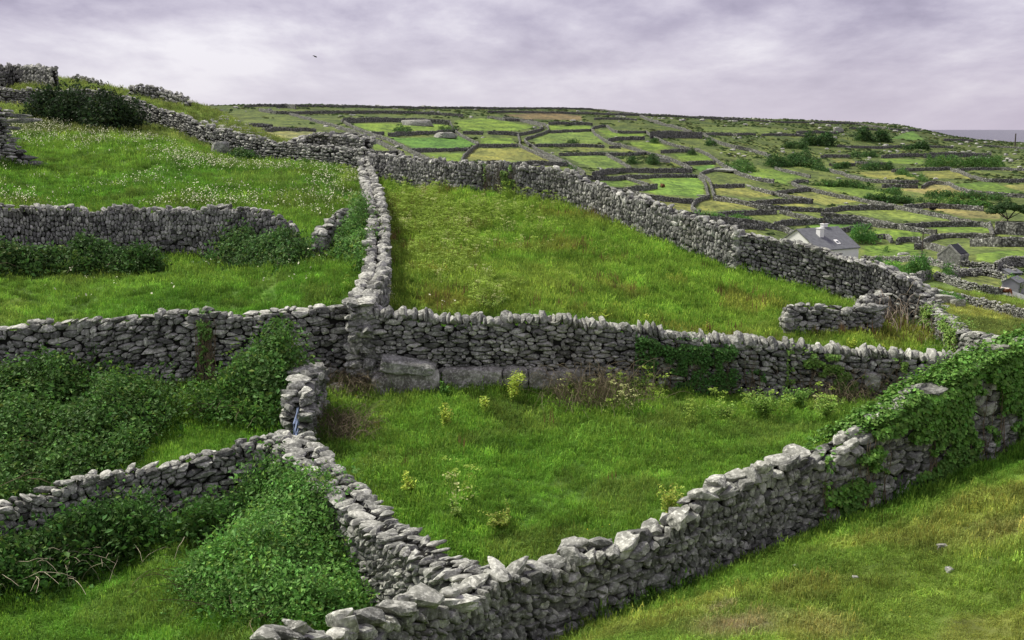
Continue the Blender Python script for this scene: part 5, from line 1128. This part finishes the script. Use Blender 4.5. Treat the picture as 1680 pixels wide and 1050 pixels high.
boulder(1547, 498, 2.0, 1.4, .9, 'lower boulder right of the grey heap in the right field', 57, ymin=70)
boulder(732, 226, 8, 5, 2.0, 'pale grey boulder standing in the far green field', 60, ymin=190)
boulder(686, 206, 14, 6, 2.4, 'dark heap of stones in the far paddock', 61, ymin=190)
boulder(1184, 281, 8, 7, .8, 'flat pale slab of rock by the slanting far wall', 62, ymin=190)
boulder(1085, 266, 5, 3, 1.4, 'whitish rock below the larger round bush', 63, ymin=190)
boulder(1375, 217, 5, 4, 3, 'white stone at the end of a wall below the crest', 64, ymin=250, m=SLAB)
boulder(1570, 503, .01 + 1.0, .8, .8, 'boulder at the base of the junction of the field wall and rubble rim', 65, ymin=70)
for i, (u, v, lab) in enumerate([(1482, 418, 'white plank-like stone on the grass left of the utility pole'), (1150, 322, 'pale flat stone where the short bright lane ends')]):
    boulder(u, v, 2.2, .8, .35, lab, 70 + i, m=SLAB, ymin=100)

# ------------------------------------------------------------------ buildings
WHITE = plain('white_render', (.85, .84, .83), var=.05, scale=.7); SLATE = plain('blue_grey_slate', (.15, .155, .168), rough=.7, var=.22, scale=2.2); DSLATE = plain('dark_slate', (.028, .030, .038), var=.3); GLASS = plain('dark_glass', (.05, .06, .08), rough=.15, spec=.5, var=.1)
GREY = plain('grey_render', (.30, .30, .33), var=.12, scale=1.2); BARN = STONE; CLAY = plain('dark_pot', (.05, .04, .035))
def boxv(x0, x1, y0, y1, z0, z1):
    return [(x0, y0, z0), (x1, y0, z0), (x1, y1, z0), (x0, y1, z0), (x0, y0, z1), (x1, y0, z1), (x1, y1, z1), (x0, y1, z1)]
BF = np.array([[0, 3, 2, 1], [4, 5, 6, 7], [0, 1, 5, 4], [1, 2, 6, 5], [2, 3, 7, 6], [3, 0, 4, 7]])
def box(name, d, m, parent, bev=.0):
    me = mesh_from(name, boxv(*d), BF, m, tone=np.full(8, .5)); o = link(name, me, parent)
    if bev: b_ = o.modifiers.new('b', 'BEVEL'); b_.width = bev; b_.segments = 2
    return o
def gabled(name, label, cat, u, v, D, L_, W_, eave, rise, th, wallm, roofm, over=.2, rt=.12, base=1.5):
    """front-left eave corner shows at (u, v) at distance D; x along the ridge, y away from the viewer"""
    (rx,), (rz,) = ray([u], [v]); o = empty(name, (rx * D, D, rz * D - eave), th); tag(o, label, cat)
    V = [(0, 0, -base), (L_, 0, -base), (L_, W_, -base), (0, W_, -base), (0, 0, eave), (L_, 0, eave), (L_, W_, eave), (0, W_, eave), (0, W_ / 2, eave + rise), (L_, W_ / 2, eave + rise)]
    me = mesh_from('wall', V, [np.array([[0, 1, 5, 4], [2, 3, 7, 6], [4, 5, 9, 8], [6, 7, 8, 9]]), np.array([[1, 2, 6, 9, 5], [3, 0, 4, 8, 7]])], wallm, tone=np.full(10, .5)); wl = link('wall', me, o)
    k = rise / (W_ / 2); ov = over; z0 = eave - ov * k + .02; RV = []
    for x_ in (-ov, L_ + ov):
        RV += [(x_, -ov, z0), (x_, W_ / 2, eave + rise + .02), (x_, W_ + ov, z0), (x_, -ov, z0 + rt), (x_, W_ / 2, eave + rise + rt + .02), (x_, W_ + ov, z0 + rt)]
    Q = np.array([[3, 9, 10, 4], [4, 10, 11, 5], [0, 1, 7, 6], [1, 2, 8, 7], [0, 6, 9, 3], [2, 5, 11, 8], [0, 3, 4, 1], [1, 4, 5, 2], [6, 7, 10, 9], [7, 8, 11, 10]])
    rf = link('roof', mesh_from('roof', RV, Q, roofm), o); return o, wl, rf
th = math.radians(31); L_, W_, ev, ri = 8.6, 9.0, 2.6, 2.75
o, wl, rf = gabled('cottage', 'white gabled cottage with slate roof and white chimneys behind the wide rubble wall', 'cottage', 1343, 411, 163, L_, W_, ev, ri, th, WHITE, SLATE, rt=.14, base=3)
k = ri / (W_ / 2)
def chim(x_, y_, w_, d_, top, pot):
    z0 = ev + k * min(y_, W_ - y_) - .3; c_ = box('chimney', (x_ - w_ / 2, x_ + w_ / 2, y_ - d_ / 2, y_ + d_ / 2, z0, top), WHITE, o); box('chimney_cap', (x_ - w_ / 2 - .07, x_ + w_ / 2 + .07, y_ - d_ / 2 - .07, y_ + d_ / 2 + .07, top, top + .12), WHITE, c_)
    if pot: box('chimney_pot', (x_ - .14, x_ + .14, y_ - .14, y_ + .14, top + .12, top + .55), CLAY, c_, .03)
chim(L_ * .36, W_ / 2 * .62, .85, .8, ev + ri + .15, False); chim(L_ * .70, W_ / 2 + .3, .9, .7, ev + ri + .55, True)
ys_, xs_ = W_ / 2 * .27, L_ * .60
fr_ = mesh_from('skylight', [(xs_ - .35, ys_ - .45, ev + k * (ys_ - .45) + .16), (xs_ + .35, ys_ - .45, ev + k * (ys_ - .45) + .16), (xs_ + .35, ys_ + .45, ev + k * (ys_ + .45) + .16), (xs_ - .35, ys_ + .45, ev + k * (ys_ + .45) + .16)] + [(xs_ - .35, ys_ - .45, ev + k * (ys_ - .45) + .24), (xs_ + .35, ys_ - .45, ev + k * (ys_ - .45) + .24), (xs_ + .35, ys_ + .45, ev + k * (ys_ + .45) + .24), (xs_ - .35, ys_ + .45, ev + k * (ys_ + .45) + .24)], BF, WHITE)
so_ = link('skylight', fr_, o); link('pane', mesh_from('pane', [(xs_ - .27, ys_ - .3, ev + k * (ys_ - .3) + .245), (xs_ + .27, ys_ - .3, ev + k * (ys_ - .3) + .245), (xs_ + .27, ys_ + .1, ev + k * (ys_ + .1) + .245), (xs_ - .27, ys_ + .1, ev + k * (ys_ + .1) + .245)], np.array([[0, 1, 2, 3]]), GLASS), so_)
for xw in (1.6,):
    w0 = box('window', (xw, xw + 1.1, -.03, .05, .9, 2.0), WHITE, o); box('pane', (xw + .08, xw + 1.02, -.04, -.03, .98, 1.92), GLASS, w0)
box('door', (3.9, 4.8, -.04, .05, 0, 2.0), GLASS, o)
o, wl, rf = gabled('stone_barn', 'tiny stone barn with a black slate roof below the ruins', 'barn', 1576, 419, 150, 2.5, 3.3, 1.2, 1.25, math.radians(43), BARN, DSLATE, over=-.12, rt=.1, base=1.0)
for x_ in (-.05, 2.35):
    V = [(x_, -.05, 1.18), (x_, 1.65, 2.62), (x_, 3.35, 1.18), (x_, -.05, .9), (x_, 1.65, 2.3), (x_, 3.35, .9)]; V += [(a + .2, b_, c_) for a, b_, c_ in V]
    link('gable_coping', mesh_from('gable_coping', V, np.array([[0, 1, 7, 6], [1, 2, 8, 7], [0, 3, 4, 1], [1, 4, 5, 2], [6, 7, 10, 9], [7, 8, 11, 10], [3, 9, 10, 4], [4, 10, 11, 5], [0, 6, 9, 3], [2, 5, 11, 8]]), STONE, tone=np.full(12, .7)), o)
box('door', (.9, 1.5, -.03, .05, -.2, .85), GLASS, o)
o, _, _ = gabled('grey_shed', 'small shed with pale grey wall and dark low roof at the right edge', 'shed', 1657, 449, 142, 2.0, 2.4, .8, .4, math.radians(20), GREY, SLATE, over=.12, rt=.1, base=1.2); box('door', (1.2, 1.8, -.03, .04, -.3, .8), GLASS, o)
o, _, _ = gabled('outhouse', 'grey gabled outhouse with a dark doorway, cut by the right edge', 'shed', 1671, 465, 126, 2.6, 1.8, .9, .5, math.radians(50), GREY, SLATE, over=.1, rt=.1, base=1.2); box('door', (.6, 1.2, -.03, .04, -.3, .85), GLASS, o); box('window', (1.6, 2.1, -.03, .04, .1, .6), GLASS, o)
# smooth rendered boundary wall behind the cow
q = cast([1634, 1650, 1668, 1690], [471, 475, 480, 487], .65, 75, 180); V = []
for (x_, y_) in q: 
    g = float(ground(x_, y_)[0]); V += [(x_, y_, g - .5), (x_, y_, g + .65), (x_ + .05, y_ + .3, g + .65), (x_ + .05, y_ + .3, g - .5)]
Q = [[4 * i + a, 4 * i + 4 + a, 4 * i + 4 + (a + 1) % 4, 4 * i + (a + 1) % 4] for i in range(3) for a in range(4)] + [[0, 1, 2, 3], [12, 15, 14, 13]]
tag(link('rendered_wall', mesh_from('rendered_wall', V, np.array(Q), GREY)), 'smooth grey rendered wall behind the brown and white cow', 'wall')
q = cast([1635, 1650, 1668, 1700], [364, 364, 365, 366], 2.4, 110, 400); V = []
for (x_, y_) in q:
    g = float(ground(x_, y_)[0]); V += [(x_, y_, g - .5), (x_, y_, g + 2.4), (x_, y_ + .6, g + 2.4), (x_, y_ + .6, g - .5)]
tag(link('masonry_wall', mesh_from('masonry_wall', V, np.array(Q), STONEFAR, tone=np.full(16, .5))), 'high grey masonry wall below the lone tree', 'wall')

# ------------------------------------------------------------------ poles, posts and the blue gate
WOOD = plain('weathered_wood', (.10, .085, .075), var=.3); BLUE = plain('blue_paint', (.17, .215, .33), var=.2, rough=.5); PALE = plain('pale_paint', (.62, .60, .55), var=.1)
def cyl(x_, y_, z0, z1, r0, r1, n=10):
    a = np.linspace(0, 2 * math.pi, n + 1)[:-1]; V = [(x_ + r0 * math.cos(t), y_ + r0 * math.sin(t), z0) for t in a] + [(x_ + r1 * math.cos(t), y_ + r1 * math.sin(t), z1) for t in a]
    return V, [np.array([[i, (i + 1) % n, n + (i + 1) % n, n + i] for i in range(n)]), np.array([list(range(n, 2 * n))])]
def pole(u, v, vt, r, label, ymin):
    P = cast(u, v, 0, ymin)[0]; g = float(ground(P[0], P[1])[0]); h = (v - vt) / F * P[1] * 1.02; o = empty('utility_pole', (P[0], P[1], g)); tag(o, label, 'utility pole', 'wooden utility poles')
    V, Fq = cyl(0, 0, -.5, h, r, r * .75); link('post', mesh_from('post', V, Fq, WOOD), o)
    link('crossarm', mesh_from('crossarm', boxv(-.35, .35, r, r + .08, h - .35, h - .25), BF, WOOD), o)
    for x_ in (-.28, .28): V, Fq = cyl(x_, r + .04, h - .25, h - .12, .04, .03, 8); link('insulator', mesh_from('insulator', V, Fq, PALE), o)
pole(1512, 424, 381, .11, 'dark utility pole standing between the white cottage and the stone barn', 110); pole(1665, 240, 220, .45, 'distant utility pole against the sea', 300)
P = cast(1523, 479, 0, 75)[0]; g = float(ground(P[0], P[1])[0]); V, Fq = cyl(0, 0, -.2, .75, .06, .05, 8); o = link('fence_post', mesh_from('fence_post', V, Fq, PALE), loc=(P[0], P[1], g)); tag(o, 'small pale post alone in the field beyond the rubble rim', 'post')
# farm gate seen nearly end-on in the gap between the slab pillar and the flat-topped wall
pk, pw = PATHS['K'][0], PATHS['W2'][0]; 
(gx0,), (gz0,) = ray([484], [712]); Dg = (pk.P[-1, 1] + pw.P[0, 1]) / 2
c0 = np.array([gx0 * Dg, Dg]); gg = float(ground(*c0)[0]); gate = empty('farm_gate', (c0[0], c0[1], gg), math.radians(97)); tag(gate, 'blue tubular gate in the gap below the slab pillar, seen almost end-on', 'gate')
def rail(name, a, b, r=.028):
    V, Q_ = tubes([np.linspace(a, b, 4)], r, 8); V2 = V; link(name, mesh_from(name, V2, Q_, BLUE), gate)
GL, GH = 1.3, float((ray([481], [676])[1][0]) * (Dg) - gg)
GH = 1.15
for zz_ in np.linspace(.2, GH, 5): rail('rail', (-.3, 0, zz_), (GL, 0, zz_))
for xx_ in (-.3, GL): rail('post', (xx_, 0, .05), (xx_, 0, GH + .03), .036)
rail('brace', (-.3, .03, .2), (GL, .03, GH))

# ------------------------------------------------------------------ the lone tree
P = cast(1653, 364, 0, 110, 400)[0]; g = float(ground(P[0], P[1])[0]); k = P[1] / F; tr = empty('tree', (P[0], P[1], g)); tag(tr, 'lone spreading wind-bent tree above the masonry wall at the right edge', 'tree')
rng = np.random.default_rng(5); W2, H2 = 36 * k, 36 * k; ln = []
for i in range(9):
    th_ = rng.uniform(0, 6.28); e = np.array([math.cos(th_) * W2 * rng.uniform(.3, .8), math.sin(th_) * W2 * .5, H2 * rng.uniform(.5, .85)]); t = np.linspace(0, 1, 7)[:, None]; ln.append(np.concatenate([[[0, 0, -.3]], np.array([0, 0, H2 * .12]) + (e - [0, 0, H2 * .12]) * t + rng.normal(0, .08, (7, 3)) * t]))
Vt, Qt = tubes(ln, .03 * H2, 6); link('trunk', mesh_from('trunk', Vt, Qt, WOOD), tr)
C, N = [], []
for i in range(46):
    th_ = rng.uniform(0, 6.28); rr_ = math.sqrt(rng.random()); cx_, cy_ = math.cos(th_) * rr_ * W2 * .95, math.sin(th_) * rr_ * W2 * .6; cz_ = H2 * (.42 + .5 * (1 - rr_ ** 2) * rng.uniform(.55, 1)); r_ = H2 * rng.uniform(.10, .19)
    d_ = rng.normal(0, 1, (260, 3)); d_ /= np.linalg.norm(d_, axis=1, keepdims=True); C.append(np.array([cx_, cy_, cz_]) + d_ * r_ * rng.uniform(.6, 1.05, (260, 1)) * [1.3, 1.3, .75]); N.append(d_ + [0, 0, .3])
V, Q, c = leaf_quads(np.concatenate(C), np.concatenate(N), .045 * H2 + .06, rng, (.040, .090, .022), .3, .8); link('crown', mesh_from('crown', V, Q, LEAF, tone=c), tr)
# bleached fallen limb beside it
P2 = cast(1636, 368, 0, 110, 400)[0]; g2 = float(ground(P2[0], P2[1])[0]); Vt, Qt = tubes([[(0, 0, .2), (1.2 * k * 6, .2, .9 * k * 6), (2.2 * k * 6, .3, 2. * k * 6)], [(k * 6, .2, .8 * k * 6), (2.2 * k * 6, .6, .8 * k * 6)]], .12 * k * 6, 6)
tag(link('fallen_limb', mesh_from('fallen_limb', Vt, Qt, PALETWIG), loc=(P2[0], P2[1], g2)), 'bleached bare limb leaning under the lone tree', 'dead limb')

# ------------------------------------------------------------------ cattle and a bird
def blob(rings):
    """rings: list of (centre, rx, rz/ry, axis dir) -> tube surface"""
    V, Q = [], []; m = 12; a = np.linspace(0, 2 * math.pi, m + 1)[:-1]
    for c_, ra, rb, ax in rings:
        ax = np.array(ax, float); ax /= np.linalg.norm(ax); s_ = np.cross(ax, [0, 0, 1]) if abs(ax[2]) < .9 else np.array([0, 1, 0.]); s_ /= np.linalg.norm(s_); u_ = np.cross(s_, ax)
        V += [tuple(np.array(c_) + s_ * ra * math.cos(t) + u_ * rb * math.sin(t)) for t in a]
    for i in range(len(rings) - 1):
        for k_ in range(m): Q.append([i * m + k_, i * m + (k_ + 1) % m, (i + 1) * m + (k_ + 1) % m, (i + 1) * m + k_])
    return V, [np.array(Q), np.array([list(range(m))[::-1], [(len(rings) - 1) * m + j for j in range(m)]])]
def cow(u, v, s_, rz_, label, c1, c2, pose='graze', ymin=75):
    P = cast(u, v, 0, ymin)[0]; g = float(ground(P[0], P[1])[0]); Vs, Qs, F5 = [], [], []; off = 0
    lying = pose == 'lie'; zb = .45 if lying else .95
    X = (1, 0, 0); body = [((-.85, 0, zb + .12), .06, .08, X), ((-.78, 0, zb + .08), .24, .27, X), ((-.5, 0, zb), .31, .34, X), ((0, 0, zb - .05), .35, .38, X), ((.4, 0, zb - .02), .31, .38, X), ((.62, 0, zb + .04), .22, .32, X), ((.74, 0, zb + .06), .15, .24, X)]
    nk = (.45, -.9) if pose == 'graze' else (.5, .25); hx, hz = .78, zb + .1
    neck = [((.5, 0, zb + .1), .17, .26, (1, 0, nk[1] * .4)), ((hx + .1, 0, hz + nk[1] * .12), .13, .2, (1, 0, nk[1])), ((hx + nk[0] * .55, 0, hz + nk[1] * .5), .11, .15, (1, 0, nk[1])), ((hx + nk[0] * .8, 0, hz + nk[1] * .72), .12, .14, (.6, 0, nk[1])), ((hx + nk[0] * 1.0, 0, hz + nk[1] * .85 - .08), .09, .10, (.5, 0, -.8)), ((hx + nk[0] * 1.1, 0, hz + nk[1] * .9 - .16), .06, .07, (.4, 0, -.8))]
    segs = [body, neck]
    D_ = (0, 0, -1)
    for sy in (-1, 1):
        for fx in (-.62, .5):
            if lying: segs.append([((fx, sy * .25, .35), .12, .12, (1, sy * .2, -.4)), ((fx + .25, sy * .33, .18), .09, .08, (1, 0, -.3)), ((fx + .02, sy * .38, .07), .05, .05, (-1, 0, 0))])
            elif fx < 0: segs.append([((fx, sy * .18, .85), .12, .17, D_), ((fx + .06, sy * .19, .62), .08, .12, D_), ((fx - .06, sy * .19, .42), .045, .06, D_), ((fx - .02, sy * .19, .12), .036, .04, D_), ((fx, sy * .19, .0), .05, .06, D_)])
            else: segs.append([((fx, sy * .16, .8), .09, .13, D_), ((fx, sy * .17, .5), .055, .07, D_), ((fx, sy * .17, .38), .05, .055, D_), ((fx, sy * .17, .12), .034, .036, D_), ((fx + .01, sy * .17, .0), .05, .055, D_)])
        segs.append([((hx + nk[0] * .62, sy * .08, hz + nk[1] * .5 + .08), .03, .05, (0, sy, .2)), ((hx + nk[0] * .6, sy * .24, hz + nk[1] * .5 + .1), .02, .03, (0, sy, .1))])
    segs.append([((-.84, 0, zb + .2), .03, .03, D_), ((-.9, 0, zb - .1), .02, .02, D_), ((-.9, 0, max(zb - .5, .05)), .035, .035, D_)])
    for r_ in segs:
        V, (Q1, Q2) = blob(r_); Vs += V; Qs.append(Q1 + off); F5.append(Q2 + off); off += len(V)
    m, nt, b = mat('cow_hide'); tcx = nd(nt, 'ShaderNodeTexCoord'); n_ = noise(nt, tcx.outputs['Object'], 1.7, 2); rp = ramp(nt, [(.50, c1), (.53, c2)]); nt.links.new(n_.outputs[0], rp.inputs[0]); nt.links.new(rp.outputs[0], b.inputs['Base Color'])
    o = link('cow', mesh_from('cow', Vs, Qs + F5, m), loc=(P[0], P[1], g)); o.scale = (s_,) * 3; o.rotation_euler = (0, 0, rz_)
    rm = o.modifiers.new('skin', 'REMESH'); rm.mode = 'VOXEL'; rm.voxel_size = .035; rm.use_smooth_shade = True; sm_ = o.modifiers.new('sm', 'SMOOTH'); sm_.iterations = 3
    tag(o, label, 'cow'); return o
cow(1648, 487, .85, math.radians(-60), 'brown and white cow grazing beside the smooth grey rendered wall', (.12, .04, .02), (.55, .50, .44))
cow(1530, 345, 1.0, math.radians(10), 'black cow lying in the tan strip', (.012, .011, .011), (.02, .018, .018), 'lie', 140)
cow(1087, 308, 1.2, math.radians(100), 'brown cow lying in the bright green field behind the curving meadow wall', (.11, .05, .025), (.13, .06, .03), 'lie', 140)
(bx,), (bz,) = ray([517], [93]); Db = 60; V, Fq = blob([((-.16, 0, 0), .01, .01, (1, 0, 0)), ((-.08, 0, 0), .035, .03, (1, 0, 0)), ((.02, 0, 0), .05, .045, (1, 0, 0)), ((.11, 0, .01), .035, .035, (1, 0, 0)), ((.16, 0, .01), .03, .03, (1, 0, 0)), ((.20, 0, 0), .006, .006, (1, 0, 0))])
BIRD = plain('dark_feathers', (.03, .028, .03)); bd = link('bird', mesh_from('bird', V, Fq, BIRD), loc=(bx * Db, Db, bz * Db)); bd.scale = (.6,) * 3; bd.rotation_euler = (.2, .3, .6); tag(bd, 'small dark bird flying in the sky at upper left', 'bird')
for sg in (-1, 1):
    V = []
    for zt in (.006, -.006): V += [(.06, sg * .02, zt), (-.07, sg * .02, zt), (-.06, sg * .2, .07 + zt), (.05, sg * .19, .07 + zt), (-.10, sg * .38, .02 + zt), (-.04, sg * .36, .02 + zt)]
    link('wing', mesh_from('wing', V, np.array([[0, 1, 2, 3], [3, 2, 4, 5], [6, 9, 8, 7], [9, 11, 10, 8], [0, 3, 9, 6], [3, 5, 11, 9], [1, 7, 8, 2], [2, 8, 10, 4], [4, 10, 11, 5]]), BIRD), bd)
V = [(-.15, -.015, .0), (-.15, .015, .0), (-.26, .04, .0), (-.26, -.04, .0), (-.15, -.015, .012), (-.15, .015, .012), (-.26, .04, .01), (-.26, -.04, .01)]; link('tail', mesh_from('tail', V, BF, BIRD), bd)
# ------------------------------------------------------------------ camera, light, sky
cam = bpy.data.cameras.new('camera'); co = bpy.data.objects.new('camera', cam); COL.objects.link(co)
cam.sensor_width = 36; cam.lens = F / 1680 * 36; cam.clip_start = .1; cam.clip_end = 200000
co.location = (0, 0, 0); co.rotation_euler = (math.pi / 2 - PITCH, 0, 0); sc.camera = co
SUN_EL, SUN_AZ = math.radians(52), math.radians(-62)          # azimuth from +Y towards +X
d = Vector((math.sin(SUN_AZ) * math.cos(SUN_EL), math.cos(SUN_AZ) * math.cos(SUN_EL), math.sin(SUN_EL)))
sl = bpy.data.lights.new('sun', 'SUN'); sl.energy = 3.3; sl.angle = math.radians(12); sl.color = (1, .97, .84)
so = bpy.data.objects.new('sun', sl); COL.objects.link(so); so.rotation_euler = d.to_track_quat('Z', 'Y').to_euler(); so.location = (0, 0, 50)
w = bpy.data.worlds.new('World'); sc.world = w; w.use_nodes = True; nt = w.node_tree; nt.nodes.clear(); L = nt.links.new
out = nd(nt, 'ShaderNodeOutputWorld'); bg = nd(nt, 'ShaderNodeBackground')
sky = nd(nt, 'ShaderNodeTexSky', sky_type='NISHITA', sun_disc=False); sky.sun_elevation = SUN_EL; sky.sun_rotation = SUN_AZ
tc = nd(nt, 'ShaderNodeTexCoord'); sp = nd(nt, 'ShaderNodeSeparateXYZ'); L(tc.outputs['Generated'], sp.inputs[0])
# clouds lie on a flat layer overhead: divide by height
zz = nd(nt, 'ShaderNodeMath', operation='ADD'); zz.inputs[1].default_value = .20; L(sp.outputs['Z'], zz.inputs[0])
zm = nd(nt, 'ShaderNodeMath', operation='MAXIMUM'); zm.inputs[1].default_value = .05; L(zz.outputs[0], zm.inputs[0])
dx = nd(nt, 'ShaderNodeMath', operation='DIVIDE'); L(sp.outputs['X'], dx.inputs[0]); L(zm.outputs[0], dx.inputs[1])
dy = nd(nt, 'ShaderNodeMath', operation='DIVIDE'); L(sp.outputs['Y'], dy.inputs[0]); L(zm.outputs[0], dy.inputs[1])
cb = nd(nt, 'ShaderNodeCombineXYZ'); L(dx.outputs[0], cb.inputs[0]); L(dy.outputs[0], cb.inputs[1]); cb.inputs[2].default_value = 4.3
mp = nd(nt, 'ShaderNodeMapping'); mp.inputs['Scale'].default_value = (1.1, .75, 1); L(cb.outputs[0], mp.inputs[0])
n1 = noise(nt, mp.outputs[0], 1.5, 9, .58); n1.inputs['Distortion'].default_value = .15
n2 = noise(nt, mp.outputs[0], .45, 3, .5)
ad = nd(nt, 'ShaderNodeMath', operation='MULTIPLY_ADD'); ad.inputs[1].default_value = .45; L(n2.outputs[0], ad.inputs[0])
ml = nd(nt, 'ShaderNodeMath', operation='MULTIPLY'); ml.inputs[1].default_value = .62; L(n1.outputs[0], ml.inputs[0]); L(ml.outputs[0], ad.inputs[2])
cr = ramp(nt, [(.40, (.215, .194, .268)), (.48, (.305, .278, .362)), (.56, (.42, .392, .468)), (.66, (.60, .582, .622))]); L_ad = ad.outputs[0]
n5 = noise(nt, mp.outputs[0], 6.5, 6, .6); f5 = nd(nt, 'ShaderNodeMath', operation='MULTIPLY_ADD'); f5.inputs[1].default_value = .11; L(n5.outputs[0], f5.inputs[0])
sb5 = nd(nt, 'ShaderNodeMath', operation='SUBTRACT'); sb5.inputs[1].default_value = .055; L(L_ad, sb5.inputs[0]); L(sb5.outputs[0], f5.inputs[2]); L(f5.outputs[0], cr.inputs[0])
# paler and smoother air low over the land
hz = nd(nt, 'ShaderNodeMapRange'); hz.inputs['From Min'].default_value = .0; hz.inputs['From Max'].default_value = .095; hz.inputs['To Min'].default_value = .88; hz.inputs['To Max'].default_value = 0
L(sp.outputs['Z'], hz.inputs['Value'])
lx = nd(nt, 'ShaderNodeMapRange'); lx.inputs['From Min'].default_value = -.35; lx.inputs['From Max'].default_value = .42; L(sp.outputs['X'], lx.inputs['Value'])
hc = mixc(nt, lx.outputs[0], (.53, .51, .555), (.385, .345, .415))
c2 = mixc(nt, hz.outputs[0], cr.outputs[0], hc)
sk = mixc(nt, 1., sky.outputs[0], (.06, .06, .06), 'MULTIPLY')
c3 = mixc(nt, .93, sk, c2)
L(c3, bg.inputs['Color']); bg.inputs['Strength'].default_value = 1.0; L(bg.outputs[0], out.inputs['Surface'])
sc.view_settings.view_transform = 'Standard'; sc.view_settings.look = 'None'; sc.view_settings.exposure = .66; sc.view_settings.gamma = 1
sc.cycles.max_bounces = 5; sc.cycles.diffuse_bounces = 3; sc.cycles.transmission_bounces = 2; sc.cycles.transparent_max_bounces = 4
sc.cycles.use_denoising = True
